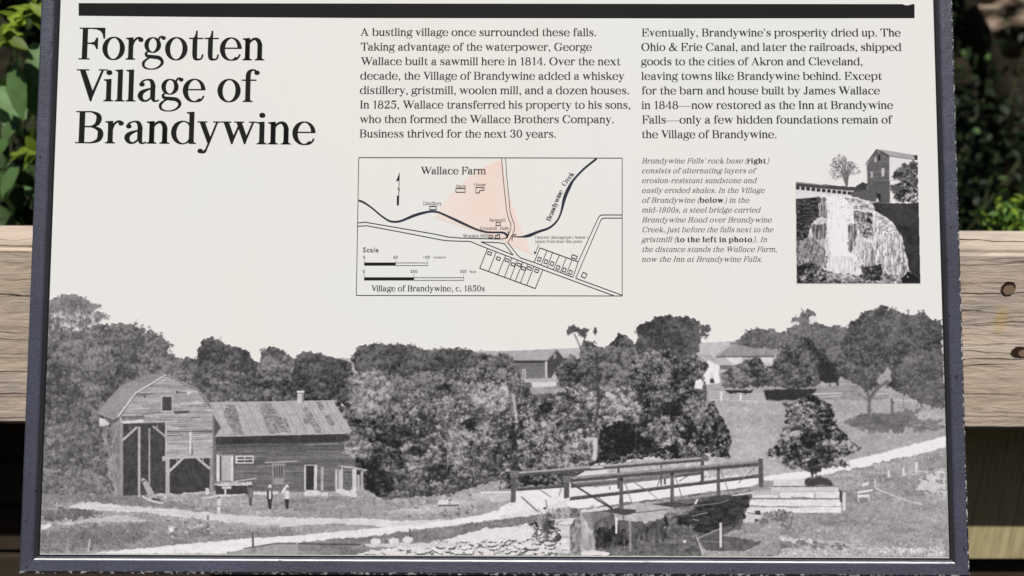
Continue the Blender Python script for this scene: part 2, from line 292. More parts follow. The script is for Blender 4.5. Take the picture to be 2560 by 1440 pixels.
    F(tree, 60, 170, r=14, leaf=4.2, cover=.9, rough=8, rs=7, holes=.6, base=110)
    F(tree, 46, 196, r=14, leaf=4.2, cover=1.5, rough=7, rs=7, low=30, amp=.5, top=.50, base=66, spill=.5)
    for x, y, rx, ry in ((2022, 1108, 20, 14), (2052, 1130, 18, 10), (1990, 1120, 16, 9), (2070, 1090, 12, 10), (1992, 1072, 10, 8), (2030, 1158, 22, 8)):
        F([(x + rx * math.cos(t), y + ry * math.sin(t)) for t in [k * .785 for k in range(8)]], 36, 110, r=7, leaf=3.6, cover=.6, rough=5, base=44, top=.3)
    P(T9((835, 400), (850, 400), (852, 490), (835, 490)), 44); P(T9((775, 495), (900, 480), (1000, 500), (1030, 565), (775, 568)), 60, rough=5, op=.9)
    c.blur(2)
    # ---- bottom right bank
    G(T9((1030, 450), (2060, 220), (2080, 1215), (0, 1215), (200, 900), (700, 830), (1100, 810)), 154, 24, light=30)
    G(T9((1130, 760), (1500, 690), (1800, 740), (2060, 700), (2070, 1000), (1400, 900)), 158, 18, light=22)
    X(T9((50, 950), (250, 980), (900, 1050), (1300, 1090), (2060, 1160), (2060, 1215), (0, 1215)), 165, 22, 16, 5, rough=3)
    X(T9((250, 1060), (700, 1060), (1200, 1100), (1250, 1150), (400, 1150)), 128, 22, 14, 5, rough=4)
    G(T9((60, 960), (300, 1000), (900, 1070), (1300, 1110), (2060, 1150), (2060, 1215), (0, 1215), (0, 1160)), 182, 34, rough=6, blades=.03, light=44)
    X(T9((250, 1070), (700, 1075), (1150, 1110), (1200, 1135), (400, 1140)), 128, 26, 16, 5, rough=7)
    for k in range(60):
        x, y = 1815 + c.rng.random() * 540, 1352 + c.rng.random() * 38; L([(x, y), (x + c.rng.normal(0, 3), y + 4 + 9 * c.rng.random())], 2 + 2 * c.rng.random(), 212, .5)
    for x, y0, y1 in ((1543, 425, 490), (1677, 400, 478), (1797, 350, 440), (1908, 320, 415)): P(R(T9, x - 12, y0, x + 12, y1), 215 if x < 1900 else 150)
    X(T9((1785, 600), (1850, 520), (1980, 430), (2062, 405), (2062, 640), (1950, 620)), 200, 0, 8, rough=3)
    for k in range(46): c.ell(2296 + c.rng.random() * 66, 1172 + c.rng.random() * 62, 3 + 4 * c.rng.random(), 2, 120 if k % 2 else 224, .5, .7, 1)
    for k in range(16): c.ell(2326 + c.rng.random() * 34, 1368 + c.rng.random() * 22, 3.5, 2.5, 218, .5, .7, 1.5)
    P(T9((1255, 618), (1395, 597), (1400, 612), (1256, 640)), 226); P(T9((1255, 648), (1365, 645), (1365, 668), (1258, 674)), 222); P(T9((1310, 545), (1360, 530), (1360, 560), (1300, 570)), 224, rough=1)
    L(T9((1262, 670), (1266, 715)), 3, 205); L(T9((1362, 665), (1366, 710)), 3, 205)
    L(T9((1415, 500), (1425, 590), (1560, 645), (1700, 700), (1850, 735)), 3.6, 206, .9, 1)
    for k in range(20): c.ell(2130 + c.rng.random() * 95, 1195 + c.rng.random() * 30, 2.5, 2, 205, 0, .6)
    # ---- stone abutment right
    def stones(x0, x1, y0, y1, v, xl=None):
        xl = x0 if xl is None else xl
        X(T9((x0, y0), (x1, y0 - 2), (x1 + 6, y1), (xl, y1)), v, 9, 20, 6, rough=1)
    P(T9((300, 600), (1090, 570), (1112, 815), (900, 800), (700, 830), (330, 930), (200, 900)), 170, rough=1)
    stones(490, 770, 508, 568, 210); stones(470, 1085, 578, 618, 205); stones(300, 1092, 624, 678, 222, 270); stones(270, 1100, 694, 752, 226, 245); stones(245, 1108, 762, 812, 224, 215)
    P(T9((215, 820), (420, 815), (380, 900), (200, 900)), 205, rough=2)
    for xa, ya, xb, yb in ((275, 680, 1100, 688), (270, 745, 420, 758), (520, 752, 720, 765), (250, 812, 380, 828), (490, 572, 1085, 572), (868, 628, 870, 676), (540, 626, 542, 676), (650, 672, 820, 676)): L(T9((xa, ya), (xb, yb)), 2.2, 92, .75, 1)
    P(R(T9, 318, 795, 372, 828), 74, rough=1); P(R(T9, 318, 870, 360, 895), 80, rough=1)
    F(T9((360, 900), (400, 820), (520, 785), (660, 800), (670, 900), (620, 960), (420, 950)), 100, 185, r=10, leaf=4, cover=1.3, rough=6, base=140)
    P(R(T9, 1122, 628, 1150, 795), 215); P(T9((1085, 590), (1118, 620), (1115, 720), (1100, 715)), 80, rough=1)
    # ---- ground left: paths
    G([(100, 1240), (560, 1228), (900, 1215), (960, 1250), (1100, 1240), (1250, 1200), (1250, 1260), (1000, 1290), (700, 1320), (500, 1345), (90, 1395)], 160, 18)
    G(T6((230, 330), (700, 350), (1000, 330), (1350, 420), (1900, 500), (500, 430), (230, 480)), 138, 18, rough=8)
    G(T6((235, 480), (540, 480), (820, 520), (640, 580), (230, 590)), 112, 16, rough=8)
    X(T6((580, 420), (660, 418), (1000, 458), (1350, 480), (1700, 512), (2100, 545), (2560, 572), (2560, 645), (2200, 628), (1900, 600), (1500, 560), (1200, 520), (800, 505), (480, 470)), 214, 11, 26, 5, rough=3, rs=9, op=.92)
    X(T6((390, 620), (480, 600), (800, 560), (1000, 545), (1300, 600), (800, 610), (560, 625)), 190, 12, 20, 5, rough=4)
    P(T6((232, 640), (330, 620), (335, 650), (232, 675)), 222, rough=2)
    G(T6((232, 690), (700, 610), (1500, 600), (2000, 690), (2560, 640), (2560, 735), (2000, 765), (1300, 830), (650, 880), (200, 890)), 142, 22)
    G(T6((232, 700), (800, 640), (1300, 650), (1100, 790), (500, 860), (210, 870)), 126, 20, rough=10)
    X(T7((0, 640), (300, 640), (560, 650), (850, 648), (1100, 668), (1500, 655), (1600, 680), (1000, 725), (500, 690), (0, 722)), 212, 8, 30, 5, rough=2)
    X(T6((650, 892), (1300, 832), (2000, 762), (2560, 728)) + T7((500, 768), (1000, 722), (1500, 672), (1880, 600), (2120, 535), (2130, 480), (2200, 420), (2560, 360), (2560, 575), (2350, 612), (1900, 668), (1400, 732), (1000, 792), (750, 818), (400, 852), (0, 872)) + T6((2100, 855), (1800, 895)), 230, 8, 40, 6, rough=2, rs=9)
    G(T7((880, 590), (1200, 610), (1500, 590), (1900, 520), (2120, 480), (2100, 420), (1840, 410), (1640, 420), (1450, 500), (1100, 560)), 178, 20, light=24)
    for k in range(30): c.ell(1000 + c.rng.random() * 190, 1235 + c.rng.random() * 55, 5 * c.rng.random() + 2, 3, 90 if k % 2 else 205, .3, .6, 2)
    P(T7((1450, 480), (1540, 470), (1540, 520), (1450, 520)), 216, rough=2); P(T7((1560, 485), (1640, 490), (1640, 525), (1570, 520)), 205, rough=2); L(T7((1450, 528), (1640, 525)), 3, 80)
    G(T7((0, 872), (750, 818), (1400, 735), (2350, 615), (2300, 800), (1500, 850), (800, 980), (0, 980)), 130, 20, light=24)
    # rubble
    X(T7((1100, 905), (1450, 850), (1900, 740), (2330, 700), (2560, 800), (2560, 985), (800, 985)), 196, 22, 10, 4, rough=4)
    for k in range(330):
        u = c.rng.random(); x = 905 + 475 * u ** .8; y = 1390 - (6 + 76 * u) * c.rng.random() ** 1.2
        if y < 1356 - 40 * u: continue
        q = .75 + .5 * (y - 1300) / 90
        rx, ry = (5 + 11 * c.rng.random()) * q, (2.5 + 4.5 * c.rng.random()) * q; an = c.rng.normal(0, .25)
        c.ell(x + 1, y + 2.6, rx, ry, 74, an, .85, 1.5); c.ell(x, y, rx, ry * .85, 216 + 16 * c.rng.random(), an, .97, 1.5)
    P(T7((770, 880), (1100, 870), (1350, 868), (1700, 880), (1500, 905), (800, 905)), 206, rough=2)
    P(T7((1880, 735), (2200, 720), (2320, 760), (2300, 830), (1700, 860), (1500, 850)), 224, rough=3)
    for (x, y) in ((940, 1354), (985, 1353), (1020, 1350), (1315, 1317)): c.ell(x, y, 13, 8, 220, 0, 1, 2)
    # logs, posts
    P(T7((0, 880), (170, 868), (165, 985), (0, 985)), 160, rough=1); L(T7((170, 875), (740, 885)), 3, 70); L(T6((1800, 888), (1935, 884)), 5, 228); L(T6((2080, 850), (2380, 800), (2560, 800)), 4, 110)
    L(T6((2165, 695), (2172, 840)), 5, 96); L(T6((680, 760), (660, 885)), 4, 190); L(T7((1190, 740), (1195, 815)), 4, 84); L(T7((1250, 770), (1255, 850)), 2.5, 110)
    L(T6((1755, 540), (1760, 700)), 6, 96, .7, 2); L(T6((1575, 665), (1720, 630)), 4, 205, .8)
    for k in range(26): c.ell(400 + c.rng.random() * 180, 1292 + c.rng.random() * 55, 2 + 4 * c.rng.random(), 2, 214 if k % 3 else 80, .2, .7, 1.5)
    P(T6((1395, 655), (1440, 645), (1450, 680), (1410, 700)), 228, rough=1)
    # ---- the gambrel mill
    for k in range(60): c.ell(250 + c.rng.random() * 45, 1055 + c.rng.random() * 185, 3, 4, 95 + 90 * c.rng.random(), 1, .5, 2)
    X(T2((195, 520), (245, 560), (240, 740), (300, 860), (345, 1050), (330, 1170), (240, 1000), (250, 800), (195, 700)), 150, 26, 7, 10, rough=3, op=.8)
    X(T2((275, 560), (345, 520), (345, 1170), (300, 1000), (275, 800)), 132, 20, 6, 12, rough=1)
    P(T2((163, 508), (215, 505), (260, 560), (180, 572)), 210, rough=2)
    X(T2((375, 545), (755, 545), (755, 1160), (375, 1175)), 72, 7, 10); X(T2((770, 840), (1130, 840), (1125, 1145), (775, 1165)), 68, 6, 12)
    X(T2((575, 125), (745, 128), (485, 285), (330, 497), (295, 517), (152, 466), (240, 350), (340, 238)), 152, 7, 22, 9, rough=.6)
    X(T2((575, 125), (745, 128), (620, 205), (430, 190)), 134, 5, 14, rough=.6, op=.6)
    c.siding(T2((745, 138), (490, 290), (345, 497), (345, 552), (750, 550), (750, 836), (1150, 836), (1158, 450), (1015, 265)), 174, 5.6, 60, 17, -.01)
    X(T2((360, 486), (560, 480), (560, 512), (360, 516)), 120, 18, 5, 9); P(T2((820, 445), (950, 440), (950, 462), (820, 468)), 92, rough=1)
    P(T2((355, 532), (550, 515), (555, 540), (355, 558)), 212)
    for (x0, y0, x1, y1) in ((460, 300, 640, 292), (540, 470, 700, 455), (960, 505, 1040, 495), (840, 280, 960, 285), (360, 555, 740, 545)): L(T2((x0, y0), (x1, y1)), 2.2, 82, .8)
    L(T2((555, 308), (572, 326)), 3, 70); P(R(T2, 836, 268, 850, 292), 70); P(T2((920, 282), (970, 278), (940, 305)), 215)
    L(T2((745, 132), (485, 288), (330, 494)), 5, 205); L(T2((738, 146), (490, 296), (345, 498)), 1.6, 90)
    L(T2((745, 132), (1020, 258), (1178, 447)), 5, 126); L(T2((745, 126), (1020, 251), (1182, 442)), 1.5, 180)
    P(R(T2, 703, 306, 806, 452), 186); P(R(T2, 715, 320, 796, 440), 76)
    P(T2((1158, 500), (1222, 588), (1165, 640)), 84); P(T2((1150, 470), (1165, 470), (1175, 1130), (1150, 1130)), 118)
    for (x0, y0, x1, y1, v) in ((345, 545, 376, 1172, 150), (503, 578, 526, 1188, 176), (595, 590, 611, 1085, 162), (742, 845, 778, 1176, 180), (1124, 842, 1152, 1130, 150), (712, 836, 748, 876, 172), (738, 548, 752, 836, 190)):
        X(R(T2, x0, y0, x1, y1), v, 9, 3, 14)
    X(T2((720, 832), (1150, 830), (1150, 848), (720, 860)), 186, 8, 14, 3)
    for (a, b, w, v) in (((372, 695), (498, 580), 6, 182), ((632, 572), (748, 668), 5, 170), ((776, 962), (896, 848), 6, 192), ((1014, 848), (1126, 942), 6, 186), ((440, 570), (432, 610), 3, 130), ((672, 560), (668, 600), 3.5, 150), ((840, 850), (838, 885), 3, 150), ((1066, 850), (1066, 880), 3, 170)): L(T2(a, b), w, v)
    P(T2((950, 615), (968, 612), (966, 812), (948, 812)), 216); P(T2((970, 680), (978, 820), (966, 826)), 90); L(T2((755, 620), (1145, 618)), 2.2, 86); L(T2((755, 655), (890, 652)), 2, 88)
    X(T2((528, 1035), (548, 1018), (585, 1050), (668, 1190), (605, 1208)), 172, 8, 8, rough=.6); L(T2((532, 1060), (566, 1042)), 3, 80); P(T2((626, 1192), (695, 1200), (695, 1228), (630, 1226)), 84); L(T2((540, 1180), (620, 1220), (725, 1240)), 5, 205)
    P(T2((660, 1160), (745, 1155), (745, 1180), (660, 1178)), 196, rough=2); P(T2((780, 1150), (830, 1155), (810, 1175), (780, 1175)), 190, rough=2)
    P(T2((880, 1155), (1090, 1130), (1090, 1150), (900, 1168)), 188, rough=1.5); P(T2((1085, 1115), (1120, 1110), (1125, 1150), (1090, 1170)), 210, rough=2)
    # ---- the long house
    X(T2((1125, 366), (2215, 348), (2280, 440), (2372, 615), (2330, 632), (1172, 660), (1222, 588), (1160, 480)), 176, 6, 26, 7)
    for k in range(15):
        x = 1140 + k * 76; dx = 118 + k * 3.0; y1 = 655 - k * 2
        L(T2((x, 364), (x + dx, y1)), 1.7, 132, .8); L(T2((x + 7, 364), (x + dx + 7, y1)), 1.4, 198, .5)
    for pts in (((1262, 385), (1338, 385), (1425, 648), (1335, 650), (1245, 478)), ((1545, 372), (1655, 370), (1700, 450), (1720, 490), (1795, 520), (1825, 620), (1640, 640), (1600, 540)), ((1945, 400), (1985, 420), (2100, 625), (2040, 628), (1990, 540), (1940, 440)), ((2045, 360), (2098, 358), (2126, 432), (2074, 436)), ((2118, 482), (2170, 480), (2205, 565), (2150, 565))):
        X(T2(*pts), 138, 30, 5, 3, 2, rough=2, op=.9)
    P(T2((1930, 500), (1990, 520), (1980, 560), (1940, 548)), 130, rough=1); L(T2((1640, 530), (1700, 635)), 1.6, 190); L(T2((1745, 500), (1810, 625)), 1.6, 190)
    P(T2((1170, 660), (2335, 630), (2340, 640), (1172, 668)), 190)
    c.siding(T2((1180, 665), (2355, 638), (2372, 1135), (1176, 1150)), 112, 4.4, 32, 11, -.005)
    X(T2((1176, 668), (2335, 640), (2330, 690), (2245, 715), (1900, 722), (1500, 728), (1182, 735)), 62, 6, 30, 8, rough=1)
    X(T2((1182, 730), (2330, 700), (2350, 760), (1182, 770)), 84, 10, 24, 6, op=.5)
    L(T2((1955, 735), (2240, 722)), 2, 160)
    P(R(T2, 1882, 278, 1922, 374), 200); P(R(T2, 1922, 278, 1938, 370), 140); P(R(T2, 1878, 266, 1944, 284), 218); P(R(T2, 1882, 285, 1938, 292), 120)
    P(R(T2, 1183, 818, 1212, 1052), 214); P(R(T2, 1210, 830, 1226, 1045), 82); X(R(T2, 1226, 828, 1306, 1045), 182, 7, 12, 26); P(R(T2, 1305, 818, 1328, 1050), 214); P(R(T2, 1200, 818, 1328, 832), 150)
    P(R(T2, 1348, 828, 1504, 896), 216); P(R(T2, 1362, 840, 1494, 886), 84); P(R(T2, 1362, 856, 1494, 870), 196); P(R(T2, 1422, 840, 1432, 886), 190); L(T2((1370, 880), (1490, 868)), 2, 50)
    P(R(T2, 1660, 896, 1778, 912), 150); P(R(T2, 1664, 910, 1770, 1080), 142); P(R(T2, 1680, 918, 1756, 1002), 78)
    for x in (1696, 1716, 1737): P(R(T2, x - 4, 918, x + 4, 1000), 150)
    P(R(T2, 1672, 1004, 1764, 1018), 110); P(R(T2, 1680, 1022, 1756, 1075), 152); L(T2((1600, 890), (1880, 876)), 2.5, 186)
    P(R(T2, 1942, 906, 1958, 1126), 212); P(R(T2, 1956, 916, 2030, 1124), 58); P(T2((2028, 905), (2054, 905), (2050, 1122), (2024, 1122)), 208); P(R(T2, 1942, 904, 2052, 916), 170)
    for (x0, y0, x1, y1, v) in ((2084, 925, 2108, 1132, 172), (2208, 950, 2230, 1130, 196), (2238, 938, 2276, 1130, 190), (2358, 945, 2394, 1140, 205), (2398, 965, 2422, 1130, 180), (2428, 960, 2452, 1135, 170)): X(R(T2, x0, y0, x1, y1), v, 10, 4, 14)
    P(R(T2, 2394, 960, 2425, 992), 60); L(T2((2235, 918), (2360, 930), (2485, 956)), 4, 196, .9); P(T2((2235, 918), (2255, 920), (2252, 965)), 90); L(T2((2278, 1000), (2320, 1090)), 2, 80)
    for pts in (((1935, 1160), (1960, 1128), (2040, 1126), (2085, 1140), (2080, 1172), (1950, 1175)), ((2090, 1145), (2150, 1150), (2150, 1180), (2090, 1172)), ((2215, 1115), (2260, 1110), (2390, 1160), (2390, 1185), (2300, 1175), (2225, 1150)), ((2340, 1120), (2385, 1110), (2390, 1180), (2340, 1170)), ((1500, 1140), (1720, 1135), (1720, 1160), (1510, 1165))): P(T2(*pts), 212, rough=2)
    L(T2((1340, 1050), (1530, 1024)), 2.5, 200)
    P(T2((1165, 1088), (1450, 1082), (1455, 1160), (1185, 1170)), 66, rough=1); P(T2((1150, 1080), (1230, 1052), (1480, 1058), (1500, 1085), (1300, 1090), (1200, 1092)), 204, rough=1.5); P(T2((1225, 1098), (1310, 1092), (1312, 1115), (1232, 1115)), 206); P(R(T2, 1250, 1115, 1268, 1180), 210)
    for a, b in (((1180, 1075), (1250, 1060)), ((1290, 1070), (1400, 1066))): L(T2(a, b), 1.5, 110)
    P(T2((1045, 1195), (1200, 1165), (1430, 1158), (1430, 1168), (1240, 1182), (1050, 1204)), 206, rough=1)
    F(T2((2280, 720), (2360, 690), (2460, 700), (2560, 760), (2480, 860), (2380, 850), (2290, 800)), 80, 190, r=12, leaf=4.6, cover=1.3, rough=5, base=120)
    F(T2((2300, 640), (2380, 630), (2500, 700), (2360, 720)), 70, 160, r=10, leaf=4.2, cover=1.2, rough=5, base=110)
    F(T2((2200, 350), (2260, 380), (2400, 600), (2380, 640), (2340, 580)), 50, 165, r=10, leaf=4.2, cover=1.2, rough=4, base=80)
    G(T2((1380, 1180), (2560, 1190), (2560, 1290), (1700, 1300), (1260, 1290), (1290, 1230)), 150, 22, light=30)
    # ---- the four figures by the house, each a few strokes
    def man(x, y, h, hat, coat, shirt, leg):
        u = h / 100.
        P([(x - 8 * u, y - 88 * u), (x - 5 * u, y - 100 * u), (x + 6 * u, y - 100 * u), (x + 8 * u, y - 88 * u)], hat, rough=.5); c.ell(x, y - 84 * u, 5 * u, 6 * u, 120)
        P([(x - 11 * u, y - 76 * u), (x + 11 * u, y - 76 * u), (x + 12 * u, y - 40 * u), (x - 11 * u, y - 40 * u)], coat, rough=.6)
        P([(x - 3 * u, y - 76 * u), (x + 6 * u, y - 74 * u), (x + 5 * u, y - 36 * u), (x - 3 * u, y - 40 * u)], shirt)
        P([(x - 9 * u, y - 42 * u), (x + 9 * u, y - 42 * u), (x + 6 * u, y), (x - 4 * u, y - 2)], leg, rough=.6)
    man(548, 1284, 48, 214, 190, 222, 170); P([(544, 1268), (551, 1268), (550, 1284), (545, 1284)], 222)
    man(627, 1266, 53, 64, 110, 134, 92); man(675, 1274, 62, 226, 58, 226, 56); man(718, 1274, 62, 228, 200, 230, 60)
    P([(704, 1228), (713, 1216), (716, 1224), (706, 1238)], 222, rough=1)
    # ---- the bridge
    P(T8((105, 545), (150, 530), (600, 470), (880, 290), (1100, 262), (1300, 236), (1440, 222), (1540, 262), (1900, 250), (2360, 320), (2360, 430), (1900, 450), (1100, 560), (700, 640), (640, 690), (480, 700), (300, 760), (0, 800), (0, 690), (105, 640)), 218, rough=1)
    G(T8((900, 296), (1280, 236), (1440, 222), (1880, 262), (1860, 330), (1400, 360), (1000, 380)), 184, 26, light=34, rough=6)
    F(T8((880, 300), (1100, 215), (1460, 190), (1480, 226), (1280, 246), (1080, 276), (960, 300)), 40, 170, r=8, leaf=3.6, cover=.9, rough=6, holes=.85, base=70)
    F(T8((1440, 150), (1600, 120), (1900, 130), (2090, 180), (2060, 260), (1900, 262), (1780, 240), (1560, 262), (1480, 240)), 46, 190, r=12, leaf=4.4, cover=1.2, rough=6, base=76)
    G(T8((1900, 230), (2360, 280), (2360, 390), (1900, 420)), 180, 16)
    F(T8((0, 300), (130, 340), (600, 400), (620, 480), (200, 500), (0, 530)), 50, 186, r=10, leaf=4.6, cover=1.3, rough=4, base=70)
    X(T8((150, 540), (600, 500), (1090, 470), (1830, 385), (1840, 440), (1110, 540), (640, 610), (400, 690), (60, 760), (0, 760), (0, 690), (105, 640), (110, 560)), 230, 4, 30, 8)
    X(T7((1840, 408), (2110, 405), (2112, 480), (1950, 500), (1850, 430)), 196, 10, 10, 4, rough=2); L(T7((1840, 408), (2112, 402)), 4, 226)
    # water below
    X(T8((740, 740), (1000, 700), (1500, 640), (2320, 540), (2230, 790), (2200, 880), (2560, 1000), (2560, 1130), (860, 1130)), 98, 14, 16, 12, rough=2)
    X(T8((850, 735), (1020, 730), (1020, 900), (860, 900)), 100, 22, 6, 26, rough=3); X(T8((880, 890), (1160, 880), (1160, 1060), (890, 1070)), 54, 22, 7, 16, rough=7)
    X(T8((1240, 870), (1500, 860), (1600, 930), (1790, 960), (1840, 1130), (880, 1130), (900, 1060), (1230, 1050)), 104, 24, 16, 6, rough=4)
    X(T8((1180, 640), (1560, 640), (1600, 720), (1480, 800), (1360, 830), (1060, 800), (1020, 750)), 182, 14, 14, 7, rough=4)
    X(T8((1240, 850), (1480, 830), (1560, 900), (1500, 1000), (1240, 1000)), 80, 34, 6, 20, rough=8, op=.8)
    X(T8((1700, 660), (2300, 555), (2230, 790), (2150, 860), (1990, 900), (1840, 930), (1650, 850), (1560, 780)), 58, 16, 16, 7, rough=8)
    F(T8((1500, 760), (1640, 690), (1780, 680), (1790, 720), (1620, 780), (1530, 830)), 60, 160, r=7, leaf=3.5, cover=1.4, rough=5, base=92)
    P(T8((1500, 770), (1530, 770), (1540, 870), (1505, 860)), 50, rough=2)
    for k in range(26): c.ell(1250 / 1 + (1480 + c.rng.random() * 340) / 3.657, 1080 + (850 + c.rng.random() * 150) / 3.657, 3, 2, 150 + 30 * c.rng.random(), .5, .5, 1.5)
    G(T8((1830, 990), (2300, 850), (2560, 830), (2560, 1130), (1860, 1130)), 160, 18)
    X(T8((1820, 960), (1990, 940), (2250, 980), (2400, 1010), (2230, 1090), (1880, 1090)), 98, 14, 9, 14, rough=3)
    for k in range(60):
        x = 900 + c.rng.random() * 900; y = 880 + c.rng.random() * 220; L(T8((x, y), (x + c.rng.normal(0, 4), y + 20 + 70 * c.rng.random())), 2 + 3 * c.rng.random(), 60 + 110 * c.rng.random(), .35, 1.5)
    for k in range(40):
        x = 1650 + c.rng.random() * 560; y = 700 + c.rng.random() * 230; L(T8((x, y), (x + 30 + 60 * c.rng.random(), y + c.rng.normal(-4, 8))), 1.4, 60 + 90 * c.rng.random(), .35, 1.5)
    L(T8((1800, 960), (1860, 1130)), 4, 196, .9, 1); L(T8((2010, 885), (1815, 972)), 2.4, 170); L(T8((1850, 995), (2100, 1015)), 1.5, 150)
    P(T8((1055, 780), (1076, 780), (1072, 932), (1056, 930)), 230); P(R(T8, 2008, 830, 2030, 1056), 212); L(T8((1190, 800), (1195, 1100)), 5, 165, .8, 2); L(T8((1750, 770), (1900, 740)), 1.6, 190); L(T8((1760, 800), (1820, 812)), 1.6, 190)
    c.ell(1712, 1354, 4, 4, 215); L(T8((1130, 770), (1130, 860)), 3, 100)
    # near pier and rubble to its left
    X(T8((640, 700), (760, 690), (745, 1120), (650, 1120)), 130, 40, 6, 9, rough=2); X(T8((740, 735), (830, 735), (880, 1120), (745, 1120)), 172, 26, 8, 18, rough=2); X(T8((745, 740), (1010, 725), (1010, 760), (860, 830), (850, 900), (830, 900)), 132, 8, 10, 18, op=.7)
    P(T8((745, 1090), (860, 1080), (1010, 1105), (1000, 1130), (745, 1130)), 220, rough=2); X(T8((450, 800), (700, 780), (640, 870), (640, 1110), (520, 1110), (500, 900)), 212, 14, 16, 6, rough=2)
    for a, b in (((480, 850), (640, 855)), ((500, 960), (640, 965)), ((560, 1080), (650, 1085)), ((470, 790), (680, 785))): L(T8(a, b), 2, 110, .7, 1)
    F(T8((400, 700), (450, 690), (470, 770), (540, 800), (500, 860), (560, 940), (540, 1020), (440, 1000), (360, 1010), (300, 960), (340, 890), (280, 840), (350, 790)), 60, 186, r=9, leaf=3.6, cover=.8, rough=8, holes=.75, base=110)
    for k in range(14): L([T8((430 + c.rng.normal(0, 10), 1000))[0], T8((420 + c.rng.normal(0, 60), 850 + c.rng.normal(0, 40)))[0], T8((420 + c.rng.normal(0, 95), 740 + c.rng.normal(0, 60)))[0]], 1.3, 84, .7, 1)
    F(T8((420, 720), (640, 690), (640, 770), (560, 790)), 120, 205, r=8, leaf=3.6, cover=1, rough=5, base=170)
    L(T8((195, 592), (350, 730)), 4, 120, .9, 1); L(T8((420, 620), (430, 700)), 3, 120, .9, 1.5)
    # deck and trusses
    X(T8((600, 640), (1100, 575), (2365, 415), (2365, 470), (2300, 500), (1700, 575), (1200, 650), (720, 700), (640, 690)), 236, 3, 30, 8)
    for k in range(60):
        u = c.rng.random(); x = 720 + 1600 * u; y = 712 - u * 205 + c.rng.normal(0, 7); L(T8((x, y), (x + 40 + 40 * c.rng.random(), y - 8)), 2.4, 74 + 60 * c.rng.random(), .7, 1)
    P(T8((740, 712), (1000, 680), (1090, 690), (900, 725), (740, 738)), 214, rough=2)
    L(T8((1240, 740), (1560, 705), (2010, 650), (2130, 610)), 3, 120); P(T8((2120, 575), (2310, 545), (2290, 570), (2120, 590)), 200, rough=1); P(T8((2300, 540), (2560, 540), (2560, 580), (2290, 570)), 188, rough=2)
    def chord(a, b, th, vt, vb, split=.45):
        (xa, ya), (xb, yb) = a, b
        P(T8((xa, ya), (xb, yb), (xb, yb + th * split), (xa, ya + th * split)), vt, rough=.5); P(T8((xa, ya + th * split), (xb, yb + th * split), (xb, yb + th), (xa, ya + th)), vb, rough=.5)
    chord((150, 512), (600, 478), 30, 96, 74); chord((650, 468), (1090, 432), 46, 118, 86); chord((1090, 432), (1840, 345), 46, 126, 92); chord((860, 492), (1600, 400), 14, 150, 120)
    for (x, y0, y1, w) in ((1085, 330, 520, 20), (1005, 500, 530, 10), (1475, 300, 490, 12), (1850, 260, 455, 30), (1508, 430, 480, 18)): P(R(T8, x - w / 2, y0, x + w / 2, y1), 84)
    for a, b, w in (((360, 525), (470, 598), 2), ((560, 515), (540, 590), 1.6), ((1160, 415), (1380, 560), 1.6), ((1480, 380), (1440, 500), 2.2), ((1740, 390), (1640, 450), 2), ((1890, 400), (1800, 480), 2), ((1200, 440), (1310, 520), 1.5)): L(T8(a, b), w, 92, .9)
    chord((165, 365), (1885, 226), 42, 170, 88); P(T8((830, 320), (945, 318), (945, 332), (830, 336)), 200)
    X(R(T8, 95, 352, 176, 416), 118, 8, 6); X(T8((105, 416), (148, 416), (145, 645), (100, 645)), 94, 8, 5, 12); P(T8((1840, 220), (1910, 210), (1912, 262), (1840, 270)), 110); P(T8((1860, 190), (1940, 205), (1910, 225)), 205)
    chord((640, 596), (1100, 545), 30, 84, 70); chord((1100, 545), (2366, 388), 30, 92, 72)
    L(T8((650, 470), (1105, 752)), 4.4, 72); L(T8((900, 600), (1060, 720)), 2, 60)
    for a, b, w in (((1132, 430), (1212, 662), 2.4), ((1592, 380), (1664, 592), 2.2), ((2014, 335), (2104, 585), 2.2), ((2350, 312), (2180, 468), 2.2), ((1150, 410), (1330, 530), 1.5), ((1340, 530), (1480, 640), 1.5)): L(T8(a, b), w, 120, .9)
    chord((640, 412), (2392, 258), 52, 146, 84, .4)
    X(R(T8, 575, 402, 646, 466), 116, 8, 6); X(T8((585, 466), (636, 466), (634, 600), (588, 612)), 90, 8, 5, 12)
    for x, y0, y1, w in ((1110, 425, 735, 30), (1575, 372, 668, 28), (1998, 330, 612, 27)): X(T8((x - w / 2, y0), (x + w / 2, y0), (x + w / 2 + 4, y1), (x - w / 2 - 4, y1)), 100, 8, 4, 12); P(R(T8, x - w / 2, y0 - 4, x + w / 2, y0 + 26), 58)
    X(T8((2362, 246), (2405, 244), (2408, 505), (2368, 500)), 90, 10, 4, 10)
    for pts in (((930, 722), (1100, 700), (1242, 710), (1242, 740), (1130, 766), (1090, 752)), ((1380, 660), (1560, 640), (1704, 652), (1704, 682), (1580, 690)), ((1960, 592), (2010, 580), (2132, 598), (2132, 620), (2000, 634), (1965, 625))): P(T8(*pts), 76, rough=.8)
    L(T8((1785, 660), (1808, 615)), 5, 225)
    # grain
    c.g = np.where(c.g < 200, 200 * np.clip(c.g / 200, 0, 1) ** 1.0, c.g)
    c.blur(1)
    c.g += 7 * c.noise(1.7) + 4 * c.noise(4) + 2.5 * c.noise(9)
    return c

